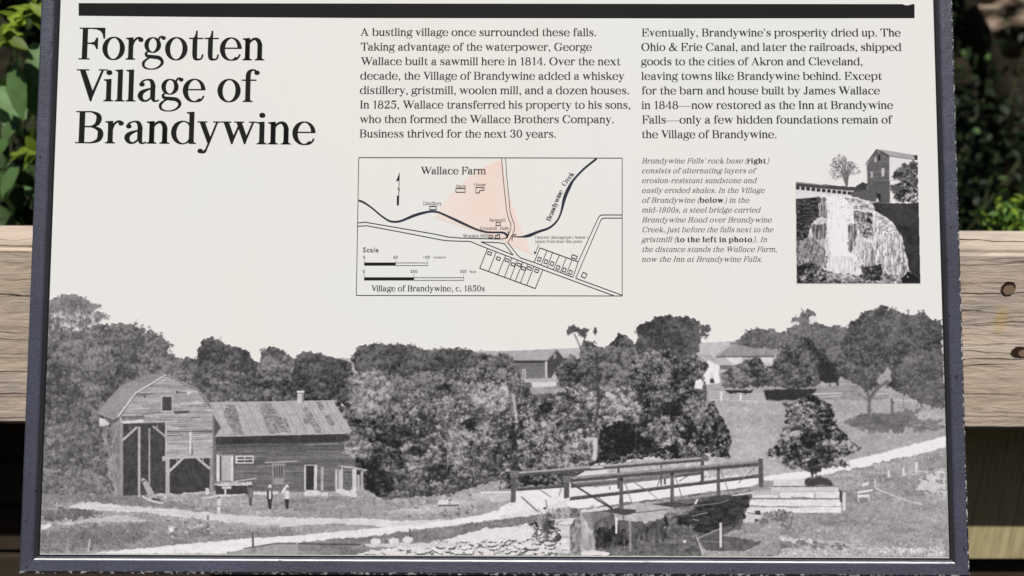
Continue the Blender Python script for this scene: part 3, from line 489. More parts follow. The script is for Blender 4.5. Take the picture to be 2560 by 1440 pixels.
def paint_falls():
    c = Canvas(1985, 368, 2308, 714, 229, 21)
    P, X, F, L = c.poly, c.tex, c.foliage, c.line
    frame = TW((1308, 0), (2285, 0), (2308, 1085), (1318, 1085))
    # gorge and bedrock
    X(TW((1308, 400), (1500, 380), (1940, 440), (2300, 450), (2308, 1085), (1318, 1085)), 58, 12, 8, 5)
    # mill
    c.siding(TW((1960, 30), (2060, 60), (2060, 450), (1950, 440), (1890, 400), (1878, 135)), 104, 3.2, 22, 8)
    P(TW((1955, 10), (2050, 50), (2060, 70), (2060, 80), (1965, 26), (1872, 135), (1868, 128)), 80)
    X(TW((1960, 8), (2285, 62), (2285, 92), (2060, 60)), 168, 10, 8, 3); L(TW((2060, 66), (2285, 98)), 2, 60); P(TW((2255, 60), (2286, 58), (2286, 100), (2262, 92)), 60)
    P(R(TW, 1970, 60, 1987, 104), 40); P(R(TW, 1940, 75, 1955, 115), 190); P(TW((1995, 165), (2020, 160), (2020, 225), (1997, 230)), 200); P(R(TW, 1910, 190, 1928, 240), 180)
    X(TW((1880, 280), (2065, 265), (2065, 440), (1960, 440), (1885, 420)), 88, 8, 12, 4, op=.8)
    P(TW((1955, 365), (1988, 368), (1990, 435), (1960, 400)), 34); P(TW((1965, 395), (1978, 432), (1945, 436)), 205)
    P(TW((2060, 70), (2285, 100), (2290, 260), (2062, 260)), 226)
    F(TW((2075, 240), (2100, 190), (2160, 140), (2240, 110), (2288, 100), (2288, 330), (2200, 320), (2120, 250)), 34, 130, r=8, leaf=3.4, cover=1.3, rough=5, base=60, holes=.35)
    F(TW((2060, 300), (2180, 260), (2290, 330), (2292, 440), (2120, 430)), 36, 225, r=8, leaf=3.6, cover=1.3, rough=4, base=70)
    P(TW((2065, 300), (2130, 290), (2140, 350), (2070, 345)), 84, rough=2)
    # ridge of the low shed, flume
    P(TW((1800, 300), (1850, 270), (1880, 285), (1890, 420), (1780, 400), (1770, 340)), 62, rough=2)
    P(TW((1308, 270), (1500, 292), (1830, 318), (1840, 345), (1700, 345), (1310, 310)), 70, rough=1); P(TW((1310, 272), (1560, 300), (1560, 306), (1310, 282)), 150)
    P(TW((1310, 308), (1760, 345), (1750, 385), (1500, 372), (1310, 362)), 218)
    for k in range(11):
        x = 1312 + k * 41.5; y = 308 + k * 4.2; P(TW((x, y), (x + 29, y + 2), (x + 29, y + 27), (x, y + 25)), 46)
    P(TW((1740, 350), (1890, 340), (1930, 430), (1850, 420), (1760, 390)), 92, rough=2)
    P(TW((1308, 360), (1520, 368), (1520, 385), (1400, 410), (1308, 412)), 224, rough=2)
    # bare tree
    for k in range(26):
        a = -3.0 + k * .115 + c.rng.normal(0, .05); u = .6 + .4 * c.rng.random()
        ex, ey = 2108 + 37 * u * math.cos(a), 424 + 36 * u * math.sin(a); mx, my = 2116 + (ex - 2116) * .35 + c.rng.normal(0, 1), 440 + (ey - 440) * .45
        L([(2117 + c.rng.normal(0, .8), 468), (mx, my), (ex, ey)], 1 + .6 * c.rng.random(), 96, .7, .6)
    for k in range(340):
        a = c.rng.random() * 6.283; u = c.rng.random() ** .5 * (.86 + .22 * math.sin(3 * a + 1) + .1 * math.sin(7 * a)); x, y = 2107 + 37 * u * math.cos(a) + c.rng.normal(0, 1.5), 420 + 32 * u * math.sin(a)
        if y > 446 and c.rng.random() < .7: continue
        c.ell(x, y, 1 + 1.8 * c.rng.random(), .8 + 1.1 * c.rng.random(), 78 + 60 * c.rng.random(), c.rng.random() * 3, .62, .8)
    # left cliff
    X(TW((1308, 410), (1480, 395), (1500, 560), (1440, 720), (1318, 740)), 52, 26, 9, 3.2, 2)
    for k in range(120): x, y = TW((1312 + c.rng.random() * 170, 420 + c.rng.random() * 300))[0]; L([(x, y), (x + 3 + 7 * c.rng.random(), y + c.rng.normal(0, 2.5))], .8 + c.rng.random(), 175 if k % 3 else 24, .6, 1)
    # white water
    X(TW((1500, 375), (1680, 378), (1800, 395), (1900, 430), (1940, 470), (1950, 510), (2060, 570), (2110, 640), (2150, 700), (2190, 850), (2230, 1000), (2100, 1060), (1700, 1040), (1400, 1000), (1350, 920), (1430, 700), (1440, 620), (1500, 560), (1490, 430)), 214, 18, 5, 11, rough=3)
    X(TW((1505, 380), (1740, 388), (1765, 490), (1795, 600), (1745, 650), (1750, 800), (1830, 900), (1845, 1005), (1570, 985), (1590, 850), (1568, 700), (1560, 560), (1548, 450)), 243, 7, 3, 22, rough=3)
    rk = [((1490, 410), (1545, 400), (1555, 555), (1500, 555)), ((1760, 510), (1820, 505), (1830, 560), (1800, 600), (1770, 560)), ((1800, 520), (1900, 515), (1930, 600), (1900, 640), (1820, 610)), ((1810, 600), (1900, 600), (1930, 640), (1880, 720), (1820, 660)),
          ((1445, 620), (1555, 605), (1555, 720), (1450, 740)), ((1730, 620), (1790, 610), (1800, 700), (1750, 740), (1760, 830), (1735, 830)), ((1840, 670), (1930, 680), (1950, 760), (1900, 820), (1850, 760)), ((1950, 640), (2100, 660), (2080, 690), (1980, 690)),
          ((1850, 830), (1980, 820), (1990, 980), (1870, 1000)), ((2110, 680), (2160, 690), (2190, 850), (2140, 800)), ((2100, 940), (2150, 930), (2180, 1060), (2110, 1050)), ((1800, 415), (1900, 440), (1930, 490), (1820, 470))]
    for q, pts in enumerate(rk): X(TW(*pts), 66 if q in (1, 2, 3) else 100, 40, 3, 9, 2, rough=5, op=.85 if q in (1, 2, 3) else .6)
    def streak(pts, val, amp, sx, sy):
        mk = c.mask(TW(*pts), 3, 6); m, a, b, e, d = mk
        n = c.noise(sx, sy, 2, e - a, d - b); c.put((m * .9, a, b, e, d), np.clip(val + amp * np.tanh(2.0 * n), 34, 246))
    streak(((1840, 520), (1950, 510), (2060, 575), (2110, 640), (2170, 800), (2220, 1000), (2100, 1060), (1860, 1000), (1840, 760)), 206, 64, 2.2, 19)
    streak(((1930, 520), (2060, 580), (2120, 670), (2060, 700), (1960, 640)), 200, 50, 9, 3)
    streak(((1840, 830), (1990, 760), (1990, 980), (1850, 1000)), 172, 80, 2.2, 19)
    streak(((1770, 510), (1920, 520), (1930, 700), (1840, 720), (1810, 600)), 100, 84, 7, 5)
    streak(((2110, 690), (2160, 700), (2215, 1000), (2130, 1040), (2120, 850)), 182, 74, 2.2, 19)
    streak(((1560, 860), (1830, 880), (1840, 1010), (1570, 1000)), 224, 26, 2.2, 19)
    streak(((1730, 620), (1800, 610), (1790, 720), (1760, 830), (1735, 830)), 120, 60, 2.2, 19)
    streak(((1440, 600), (1565, 590), (1565, 920), (1400, 980), (1370, 850)), 198, 48, 2.2, 19)
    streak(((1440, 620), (1555, 605), (1555, 720), (1450, 740)), 110, 56, 2.2, 19)
    streak(((1490, 405), (1550, 395), (1560, 560), (1500, 560)), 104, 80, 2.2, 19)
    streak(((1690, 390), (1900, 430), (1945, 500), (1780, 490)), 176, 64, 7, 4)
    for k in range(900):
        x = 1770 + c.rng.random() * 440; y = 480 + c.rng.random() * 560
        if y < 430 + (x - 1780) * .72 or x > 2075 + (y - 560) * .34: continue
        p = TW((x, y))[0]; L([p, (p[0] + c.rng.normal(0, 1.2), p[1] + 3 + 9 * c.rng.random())], .7 + .9 * c.rng.random(), 56 if c.rng.random() < .38 else 242, .7, 1)
    for k in range(260):
        x, y = TW((1530 + c.rng.random() * 300, 400 + c.rng.random() * 620))[0]; L([(x, y), (x + c.rng.normal(0, 1), y + 6 + 14 * c.rng.random())], .8, (206, 150, 236)[k % 3], .5)
    for k in range(60):
        x, y = TW((1530 + c.rng.random() * 300, 392 + c.rng.random() * 190))[0]; c.ell(x, y, 1.8, .9, 96, 0, .6)
    # lit ledges
    for pts in (((1500, 382), (1680, 385), (1800, 402), (1890, 440), (1935, 480)), ((1450, 590), (1500, 565), (1560, 568)), ((1720, 490), (1850, 505), (1960, 520), (2060, 580), (2110, 640))): L(TW(*pts), 3, 236, .8, 2)
    # foreground scrub
    X(TW((1318, 740), (1430, 720), (1560, 820), (1560, 960), (1318, 960)), 136, 50, 3, 6, 2, rough=4)
    for k in range(130): x, y = TW((1330 + c.rng.random() * 230, 740 + c.rng.random() * 230))[0]; L([(x, y), (x + c.rng.normal(1, 3), y - 4 - 7 * c.rng.random())], .9, 70 if k % 2 else 205, .6)
    F(TW((1318, 940), (1450, 920), (1540, 980), (1600, 1000), (1620, 1085), (1318, 1085)), 34, 190, r=7, leaf=3.6, cover=1.2, rough=4, base=52)
    F(TW((1560, 1000), (1850, 1020), (2000, 1000), (2160, 1030), (2160, 1085), (1560, 1085)), 60, 225, r=7, leaf=3.4, cover=1.2, rough=4, base=120)
    F(TW((1830, 950), (1990, 940), (2000, 1060), (1850, 1060)), 40, 170, r=6, leaf=3.2, cover=1, rough=4, base=70)
    P(TW((2160, 1040), (2210, 990), (2240, 1000), (2306, 980), (2308, 1085), (2160, 1085)), 30, rough=2)
    for k in range(10): c.ell(2280 - k * 6 + c.rng.normal(0, 2), 690 + c.rng.normal(0, 5), 2.6, 1.8, 190, .5, .6, 1)
    # dark cliff right
    X(TW((1950, 455), (2290, 440), (2308, 1060), (2240, 1000), (2200, 850), (2150, 680), (2090, 600), (2000, 530), (1945, 500)), 50, 9, 12, 12, rough=2)
    X(TW((1950, 455), (2130, 450), (2290, 520), (2300, 640), (2150, 620), (2000, 530)), 72, 6, 14, 10, op=.5)
    c.blur(1); c.g = 128 + (c.g - 128) * .97 + 5 * c.noise(1.8)
    m = c.mask(frame)
    a = np.zeros_like(c.a); mm, x0, y0, x1, y1 = m; a[y0:y1, x0:x1] = mm
    # above the flume line the picture fades into the panel except for the mill and tree
    c.a = np.where(a > 0, np.maximum(c.a, 0), 0) * (a > .5)
    return c
# ---------------------------------------------------------------- lettering
# A high-contrast roman alphabet drawn as outlines (cap height 700, x-height 490).
HL = 22; ST = 82
def _cr(pts, n=7):
    p = [np.array(q, float) for q in pts]
    p = [2 * p[0] - p[1]] + p + [2 * p[-1] - p[-2]]
    out = []
    for i in range(1, len(p) - 2):
        for k in range(n):
            t = k / n
            out.append(.5 * ((2 * p[i]) + (-p[i - 1] + p[i + 1]) * t + (2 * p[i - 1] - 5 * p[i] + 4 * p[i + 1] - p[i + 2]) * t * t + (-p[i - 1] + 3 * p[i] - 3 * p[i + 1] + p[i + 2]) * t ** 3))
    out.append(p[-2]); return np.array(out)
class Gl:
    def __init__(s, italic=False): s.q = []; s.it = italic
    def poly(s, *p): s.q.append([tuple(a) for a in p])
    def rect(s, x0, y0, x1, y1): s.poly((x0, y0), (x1, y0), (x1, y1), (x0, y1))
    def strip(s, A, B):
        for i in range(len(A) - 1): s.q.append([tuple(A[i]), tuple(A[i + 1]), tuple(B[i + 1]), tuple(B[i])])
    def ring(s, cx, cy, rx, ry, tl=88, tr=None, th=20, a0=0, a1=360, n=30):
        tr = tl if tr is None else tr; A = []; B = []
        ox = (tl - tr) / 2.
        for k in range(n + 1):
            a = math.radians(a0 + (a1 - a0) * k / n); co, si = math.cos(a), math.sin(a)
            A.append((cx + rx * co, cy + ry * si)); B.append((cx + ox + (rx - (tl + tr) / 2.) * co, cy + (ry - th) * si))
        s.strip(A, B)
    def stroke(s, *p):
        P = _cr([(a[0], a[1], a[2]) for a in p]); d = np.gradient(P[:, :2], axis=0)
        L = np.hypot(d[:, 0], d[:, 1])[:, None] + 1e-9; nrm = np.stack([-d[:, 1], d[:, 0]], 1) / L
        w = P[:, 2:3] / 2; s.strip(P[:, :2] + nrm * w, P[:, :2] - nrm * w)
    def ball(s, cx, cy, r): s.poly(*[(cx + r * math.cos(k * math.pi / 8), cy + r * math.sin(k * math.pi / 8)) for k in range(16)])
    def foot(s, xl, xr, y=0, d=1, l=1, r=1):
        if s.it and y == 0 and d == 1:
            if r: s.stroke(((xl + xr) / 2, 60, 50), ((xl + xr) / 2 + 40, 14, 34), (xr + 70, 60, 18))
            return
        w = 52; a = xl - w * l; b = xr + w * r
        s.poly((a, y), (b, y), (b, y + 14 * d), (xr + 14 * r, y + 24 * d), (xr, y + 58 * d), (xl, y + 58 * d), (xl - 14 * l, y + 24 * d), (a, y + 14 * d))
    def flag(s, xl, xr, y):
        if s.it: s.stroke((xl - 50, y - 90, 16), (xl - 10, y - 24, 30), (xl + 40, y - 10, 60)); return
        s.poly((xl - 56, y - 12), (xr, y), (xr, y - 70), (xl, y - 70), (xl - 12, y - 40), (xl - 56, y - 30))
    def stem(s, xl, xr, y0, y1): s.rect(xl, y0, xr, y1)
def _arch(g, x):
    g.stroke((x + 60, 330, 18), (x + 110, 425, 28), (x + 195, 474, 46), (x + 262, 440, 72), (x + 300, 350, 82), (x + 300, 290, 82))
def glyph(ch, it=False):
    g = Gl(it); X = 490
    if ch == 'o': g.ring(245, 245, 225, 257); return g, 490
    if ch == 'c': g.ring(245, 245, 220, 257, 90, 60, 20, 50, 312); g.ball(374, 396, 44); g.stroke((262, -2, 20), (340, 14, 24), (392, 62, 20), (422, 128, 14)); return g, 446
    if ch == 'e': g.ring(240, 245, 220, 257, 90, 74, 20, 2, 312); g.rect(60, 252, 452, 274); g.stroke((262, -2, 20), (346, 14, 24), (402, 62, 20), (434, 128, 14)); return g, 478
    if ch == 'a':
        if it: g.ring(235, 245, 200, 257, 88, 60); g.stem(330, 412, 60, X); g.foot(330, 412, 0, 1, 0, 1); return g, 490
        g.stroke((92, 368, 30), (110, 440, 22), (210, 480, 24), (290, 455, 60), (326, 360, 80), (326, 280, 80)); g.ball(106, 376, 46); g.stem(286, 366, 80, 320)
        g.stroke((330, 292, 20), (220, 262, 36), (110, 200, 74), (78, 110, 86), (130, 22, 50), (220, 18, 26), (300, 90, 20)); g.stroke((326, 100, 78), (345, 30, 56), (390, 4, 26), (450, 30, 16)); return g, 452
    if ch in 'bp':
        g.ring(290, 245, 215, 257, 50, 88)
        if ch == 'b': g.stem(70, 150, 20, 690); g.flag(70, 150, 700)
        else: g.stem(70, 150, -190, 470); g.flag(70, 150, X); g.foot(70, 150, -200)
        return g, 522
    if ch in 'dq':
        g.ring(236, 245, 215, 257, 88, 50)
        if ch == 'd': g.stem(372, 452, 20, 690); g.flag(372, 452, 700); g.foot(372, 452, 0, 1, 0, 1)
        else: g.stem(372, 452, -190, X); g.foot(372, 452, -200)
        return g, 522
    if ch == 'f': g.stem(90, 172, 20, 560); g.stroke((131, 520, 82), (140, 630, 74), (195, 700, 34), (280, 692, 26)); g.ball(306, 642, 46); g.rect(16, 466, 292, 488); g.foot(90, 172); return g, 306
    if ch == 'g':
        g.ring(215, 325, 165, 172, 74, 74, 18); g.stroke((330, 440, 20), (368, 505, 22), (420, 520, 22)); g.ball(436, 482, 38)
        g.stroke((130, 190, 18), (80, 140, 30), (112, 82, 58), (230, 62, 72), (350, 44, 72), (420, -30, 52), (400, -120, 34), (290, -196, 20), (150, -206, 20), (50, -160, 34), (36, -70, 40), (90, 0, 26), (160, 46, 20)); return g, 462
    if ch in 'hnm':
        top = 690 if ch == 'h' else 470
        g.stem(66, 148, 20, top); g.flag(66, 148, top + 10 if ch == 'h' else X); g.foot(66, 148); _arch(g, 60); g.stem(320, 402, 20, 320); g.foot(320, 402)
        if ch == 'm': _arch(g, 314); g.stem(574, 656, 20, 320); g.foot(574, 656); return g, 722
        return g, 470
    if ch == 'i': g.stem(70, 152, 20, 470); g.flag(70, 152, X); g.foot(70, 152); g.ball(112, 632, 52); return g, 224
    if ch == 'j': g.stem(80, 162, -60, 470); g.flag(80, 162, X); g.ball(118, 632, 52); g.stroke((121, -40, 82), (105, -150, 60), (40, -196, 26), (0, -180, 24)); g.ball(-10, -150, 40); return g, 230
    if ch == 'l': g.stem(70, 152, 20, 690); g.flag(70, 152, 700); g.foot(70, 152); return g, 222
    if ch == 'k': g.stem(70, 152, 20, 690); g.flag(70, 152, 700); g.foot(70, 152); g.stroke((150, 200, 20), (270, 330, 20), (390, 470, 20)); g.rect(310, 468, 450, 488); g.stroke((225, 285, 86), (320, 150, 86), (420, 10, 86)); g.foot(380, 450, 0); return g, 494
    if ch == 'r': g.stem(70, 152, 20, 470); g.flag(70, 152, X); g.foot(70, 152); g.stroke((146, 320, 18), (180, 420, 24), (250, 482, 30), (310, 480, 36)); g.ball(314, 440, 46); return g, 362
    if ch == 's': g.stroke((330, 400, 18), (270, 470, 22), (180, 478, 26), (92, 420, 56), (100, 335, 72), (200, 265, 88), (300, 190, 84), (330, 100, 60), (270, 22, 30), (170, 6, 22), (90, 50, 18), (58, 130, 18)); g.poly((318, 490), (342, 490), (346, 340), (330, 340)); g.poly((50, 0), (70, 0), (64, 160), (46, 160)); return g, 396
    if ch == 't': g.stem(96, 178, 100, 480); g.poly((180, 646), (164, 646), (152, 560), (128, 500), (84, 482), (178, 480)); g.rect(20, 466, 300, 488); g.stroke((137, 130, 82), (150, 40, 70), (210, 8, 34), (280, 34, 20), (304, 120, 16)); return g, 322
    if ch == 'u': g.stem(62, 144, 130, 470); g.flag(62, 144, X); g.stroke((103, 150, 82), (115, 60, 72), (190, 14, 44), (270, 50, 28), (330, 140, 20)); g.stem(322, 404, 20, 470); g.flag(322, 404, X); g.foot(322, 404, 0, 1, 0, 1); return g, 470
    if ch in 'vw':
        def v(o):
            g.poly((o + 36, 480), (o + 128, 480), (o + 246, 130), (o + 208, 0), (o + 194, 0)); g.poly((o + 200, 0), (o + 216, 40), (o + 372, 480), (o + 350, 480), (o + 196, 60)); g.rect(o - 4, 470, o + 176, 490)
        v(16)
        if ch == 'w': v(266); g.rect(550, 470, 690, 490); return g, 688
        g.rect(300, 470, 440, 490); return g, 446
    if ch == 'y': g.poly((48, 480), (140, 480), (262, 130), (236, 0), (220, 0)); g.poly((378, 480), (400, 480), (240, 0), (190, -130), (150, -180), (130, -170), (180, -110)); g.stroke((190, -120, 22), (150, -184, 26), (90, -194, 26)); g.ball(72, -156, 46); g.rect(8, 470, 188, 490); g.rect(316, 470, 456, 490); return g, 456
    if ch == 'x': g.poly((46, 480), (142, 480), (424, 10), (326, 10)); g.poly((372, 480), (396, 480), (92, 10), (66, 10)); g.rect(16, 470, 190, 490); g.rect(310, 470, 446, 490); g.rect(16, 0, 150, 20); g.rect(276, 0, 460, 20); return g, 474
    if ch == 'z': g.rect(46, 468, 400, 490); g.rect(36, 0, 404, 22); g.poly((306, 470), (400, 470), (130, 20), (36, 20)); g.poly((46, 490), (64, 490), (58, 370), (42, 370)); g.poly((404, 0), (386, 0), (394, 130), (412, 130)); return g, 440
    # capitals
    S = 92
    def serifs(xl, xr, lo=True, hi=True):
        if lo: g.foot(xl, xr, 0) if not it else g.rect(xl - 50, 0, xr + 50, 20)
        if hi: g.foot(xl, xr, 700, -1)
    if ch == 'A': g.poly((70, 10), (96, 10), (316, 640), (304, 700), (298, 700)); g.poly((298, 700), (330, 700), (574, 10), (474, 10), (280, 590)); g.rect(150, 218, 440, 242); g.rect(8, 0, 176, 20); g.rect(400, 0, 650, 20); return g, 656
    if ch in 'BPRD':
        g.stem(96, 96 + S, 10, 690); g.rect(28, 680, 200, 700); g.rect(28, 0, 200, 20)
        if ch == 'D': g.stroke((180, 689, 22), (340, 685, 30), (520, 580, 72), (570, 350, 96), (520, 120, 72), (340, 15, 30), (180, 11, 22)); return g, 668
        g.stroke((180, 689, 22), (330, 686, 26), (448, 622, 70), (470, 525, 90), (430, 420, 66), (330, 366, 26), (180, 362, 22))
        if ch == 'B': g.stroke((180, 364, 22), (350, 358, 30), (486, 290, 76), (508, 186, 96), (470, 72, 66), (340, 14, 26), (180, 11, 22)); return g, 590
        if ch == 'R': g.stroke((330, 366, 30), (420, 300, 70), (450, 150, 84), (500, 30, 66), (560, 6, 24), (610, 50, 16)); return g, 620
        return g, 560
    if ch in 'CG':
        g.ring(350, 350, 300, 362, 100, 60, 22, 46, 316 if ch == 'C' else 300); g.poly((592, 704), (612, 704), (612, 462), (596, 462))
        g.stroke((540, 600, 22), (580, 540, 20), (602, 470, 16))
        if ch == 'C': g.stroke((480, 20, 26), (570, 80, 22), (618, 190, 16)); return g, 668
        g.stem(508, 600, 40, 290); g.foot(508, 600, 306, -1); g.stroke((430, 4, 30), (500, 30, 26), (540, 70, 20)); return g, 704
    if ch in 'EFL':
        g.stem(96, 96 + S, 10, 690); g.rect(28, 680, 240, 700); g.rect(28, 0, 240, 20)
        if ch != 'L': g.rect(180, 678, 546, 700); g.poly((280, 690), (546, 690), (548, 462), (530, 462), (512, 560), (460, 634), (380, 668), (280, 680)); g.poly((188, 368), (188, 344), (280, 342), (350, 318), (386, 232), (404, 232), (404, 480), (386, 480), (350, 394), (280, 370))
        if ch != 'F': g.rect(180, 0, 550, 22); g.poly((516, 0), (552, 0), (570, 220), (554, 220)); return g, 596
        return g, 566
    if ch in 'HI':
        g.stem(96, 96 + S, 10, 690); serifs(96, 96 + S)
        if ch == 'H': g.stem(500, 500 + S, 10, 690); serifs(500, 500 + S); g.rect(180, 346, 510, 368); return g, 690
        return g, 284
    if ch == 'J': g.stem(210, 302, 130, 690); serifs(210, 302, False); g.stroke((256, 160, 92), (240, 40, 66), (160, -8, 28), (90, 30, 26)); g.ball(84, 90, 54); return g, 390
    if ch == 'M': g.stem(96, 118, 10, 690); g.poly((96, 700), (190, 700), (420, 130), (380, 0), (366, 0)); g.poly((366, 0), (396, 40), (650, 700), (620, 700)); g.stem(620, 712, 10, 690); g.rect(28, 0, 186, 20); g.rect(560, 0, 774, 20); g.rect(28, 680, 150, 700); g.rect(650, 680, 774, 700); return g, 804
    if ch == 'N': g.stem(96, 118, 10, 690); g.poly((86, 700), (190, 700), (600, 60), (600, 0), (580, 0)); g.stem(584, 606, 0, 690); g.rect(28, 0, 186, 20); g.rect(20, 680, 150, 700); g.rect(520, 680, 670, 700); return g, 700
    if ch == 'O': g.ring(352, 350, 310, 362, 104); return g, 704
    if ch == 'S': g.stroke((470, 560, 16), (430, 650, 22), (300, 690, 28), (150, 640, 66), (110, 530, 90), (190, 430, 96), (340, 340, 104), (460, 240, 100), (470, 120, 76), (370, 22, 32), (230, 8, 24), (120, 70, 20), (76, 190, 16)); g.poly((462, 704), (482, 704), (486, 500), (468, 500)); g.poly((66, -4), (86, -4), (84, 230), (64, 230)); return g, 548
    if ch == 'T': g.stem(264, 356, 10, 690); g.foot(264, 356); g.rect(30, 678, 590, 700); g.poly((30, 700), (60, 700), (44, 500), (28, 500)); g.poly((590, 700), (560, 700), (576, 500), (592, 500)); g.stroke((50, 530, 14), (90, 640, 26), (180, 688, 20)); g.stroke((570, 530, 14), (530, 640, 26), (440, 688, 20)); return g, 620
    if ch in 'VW':
        def V(o): g.poly((o + 60, 690), (o + 160, 690), (o + 340, 170), (o + 300, 0), (o + 282, 0)); g.poly((o + 284, 0), (o + 310, 60), (o + 530, 690), (o + 504, 690), (o + 276, 70)); g.rect(o, 680, o + 236, 700)
        V(10)
        if ch == 'W': V(330); g.rect(780, 680, 930, 700); return g, 930
        g.rect(450, 680, 610, 700); return g, 606
    if ch == '.': g.ball(110, 44, 50); return g, 220
    if ch == ',': g.ball(110, 44, 50); g.stroke((150, 40, 34), (150, -50, 26), (96, -126, 16)); return g, 224
    if ch == "'": g.poly((70, 700), (136, 700), (112, 480), (94, 480)); return g, 200
    if ch == '-': g.rect(40, 206, 260, 246); return g, 300
    if ch == '_': g.rect(10, 220, 950, 244); return g, 960
    if ch == '(': g.stroke((250, 740, 16), (130, 560, 50), (96, 290, 64), (130, 20, 50), (250, -160, 16)); return g, 290
    if ch == ')': g.stroke((40, 740, 16), (160, 560, 50), (194, 290, 64), (160, 20, 50), (40, -160, 16)); return g, 290
    if ch == '&': g.stroke((610, 400, 20), (520, 200, 30), (360, 30, 36), (220, 4, 40), (100, 80, 80), (100, 210, 86), (220, 350, 40), (380, 470, 30), (420, 590, 50), (340, 690, 30), (240, 640, 60), (240, 530, 76), (330, 340, 90), (480, 120, 90), (590, 20, 50), (680, 40, 18)); g.rect(520, 392, 690, 412); return g, 720
    # figures
    if ch == '1': g.stem(180, 262, 20, 690); g.foot(180, 262); g.poly((262, 700), (180, 640), (90, 610), (90, 590), (180, 600)); return g, 390
    if ch == '0': g.ring(250, 345, 210, 357, 92); return g, 500
    if ch == '8': g.ring(250, 520, 170, 182, 70, 70, 22); g.ring(250, 185, 210, 197, 88, 88, 22); return g, 500
    if ch == '2': g.stroke((100, 520, 40), (120, 640, 26), (240, 690, 30), (370, 620, 80), (370, 500, 84), (280, 330, 50), (150, 160, 30), (60, 40, 26)); g.ball(108, 540, 54); g.poly((40, 0), (420, 0), (450, 190), (430, 190), (390, 84), (70, 84)); return g, 490
    if ch == '3': g.stroke((96, 580, 40), (150, 670, 28), (250, 690, 30), (360, 620, 76), (350, 460, 70), (230, 372, 24)); g.stroke((230, 372, 24), (370, 310, 72), (400, 180, 90), (340, 40, 60), (210, 6, 28), (110, 50, 36)); g.ball(104, 560, 50); g.ball(104, 116, 54); return g, 490
    if ch == '4': g.stem(300, 384, 20, 690); g.rect(30, 176, 470, 198); g.poly((384, 700), (360, 700), (30, 196), (58, 196)); g.rect(240, 0, 444, 20); return g, 500
    if ch == '5': g.poly((110, 700), (410, 700), (440, 660), (440, 610), (128, 610), (120, 420), (98, 390)); g.stroke((105, 390, 18), (240, 440, 30), (370, 370, 76), (400, 230, 92), (330, 50, 60), (200, 6, 28), (100, 60, 36)); g.ball(98, 122, 52); return g, 490
    return g, 240
_GC = {}
def set_text(txt, P0, P1, size, slant=0.0, weight=0, gap=24, only=None):
    """outlines of one line of lettering from P0 to P1 on the panel; '*' toggles bold."""
    kern = {('F', 'o'): -70, ('V', 'i'): -60, ('T', 'a'): -60, ('W', 'a'): -60, ('y', 'w'): 10, ('F', 'a'): -60, ('r', 'g'): -14, ('o', 'f'): 0}
    items = []; x = 0; bold = False; prev = None
    for ch in txt:
        if ch == '*': bold = not bold; continue
        if ch == ' ': x += 215; prev = None; continue
        it = slant > 0 and not bold
        key = (ch, it)
        if key not in _GC: g, adv = glyph(ch, it); _GC[key] = (g.q, adv)
        q, adv = _GC[key]
        x += kern.get((prev, ch), 0)
        items.append((q, x, bold)); x += adv + (52 if bold else 0) + gap - 24; prev = ch
    tot = x
    P0 = np.array(P0); P1 = np.array(P1); L = np.linalg.norm(P1 - P0)
    U = (P1 - P0) / L; V = np.array((-U[1], U[0])); sx = L / tot; sy = size / 700.
    out = []
    for q, ox, b in items:
        if only is not None and b != (only == 'bold'): continue
        for rep in ((-30, 0, 30) if b else ((-weight, weight) if weight else (0,))):
            for poly in q:
                out.append([tuple(P0 + U * ((a + ox + rep + (0 if b else slant * h)) * sx) + V * (h * sy)) for a, h in poly])
    return out
# ---------------------------------------------------------------- helpers
rnd = random.Random(5)
def lin(v):
    v = np.asarray(v, float) / 255.
    return np.where(v <= .04045, v / 12.92, ((v + .055) / 1.055) ** 2.4)
def link(name, me, mats, parent=None):
    o = bpy.data.objects.new(name, me); COL.objects.link(o)
    for m in (mats if isinstance(mats, (list, tuple)) else [mats]): me.materials.append(m)
    if parent is not None: o.parent = parent
    return o
def from_py(name, V, Fs, mats, parent=None, smooth=False):
    me = bpy.data.meshes.new(name); me.from_pydata(V, [], Fs); me.update()
    if smooth:
        for p in me.polygons: p.use_smooth = True
    return link(name, me, mats, parent)
def from_bm(name, bm, mats, parent=None, smooth=False):
    me = bpy.data.meshes.new(name); bmesh.ops.recalc_face_normals(bm, faces=bm.faces); bm.to_mesh(me); bm.free()
    if smooth:
        for p in me.polygons: p.use_smooth = True
    return link(name, me, mats, parent)
def empty(name, loc=(0, 0, 0), label=None, cat=None, group=None):
    o = bpy.data.objects.new(name, None); COL.objects.link(o); o.location = loc; o.empty_display_size = .05
    tag(o, label, cat, group); return o
def tag(o, label=None, cat=None, group=None, kind=None):
    for k, v in (('label', label), ('category', cat), ('group', group), ('kind', kind)):
        if v: o[k] = v
    return o
def mat(name, col=(.5, .5, .5), rough=.6, spec=.4, metal=0):
    m = bpy.data.materials.new(name); m.use_nodes = True; b = m.node_tree.nodes['Principled BSDF']
    b.inputs['Base Color'].default_value = (*col, 1); b.inputs['Roughness'].default_value = rough
    b.inputs['Specular IOR Level'].default_value = spec; b.inputs['Metallic'].default_value = metal
    return m, m.node_tree, b
def node(nt, t, **kw):
    n = nt.nodes.new(t)
    for k, v in kw.items():
        if k in n.inputs: n.inputs[k].default_value = v
        else: setattr(n, k, v)
    return n
def ramp(nt, src, stops):
    r = nt.nodes.new('ShaderNodeValToRGB'); e = r.color_ramp.elements
    while len(e) < len(stops): e.new(.5)
    for q, (p, c) in zip(e, stops): q.position = p; q.color = (*c, 1) if len(c) == 3 else c
    nt.links.new(src, r.inputs[0]); return r.outputs[0]
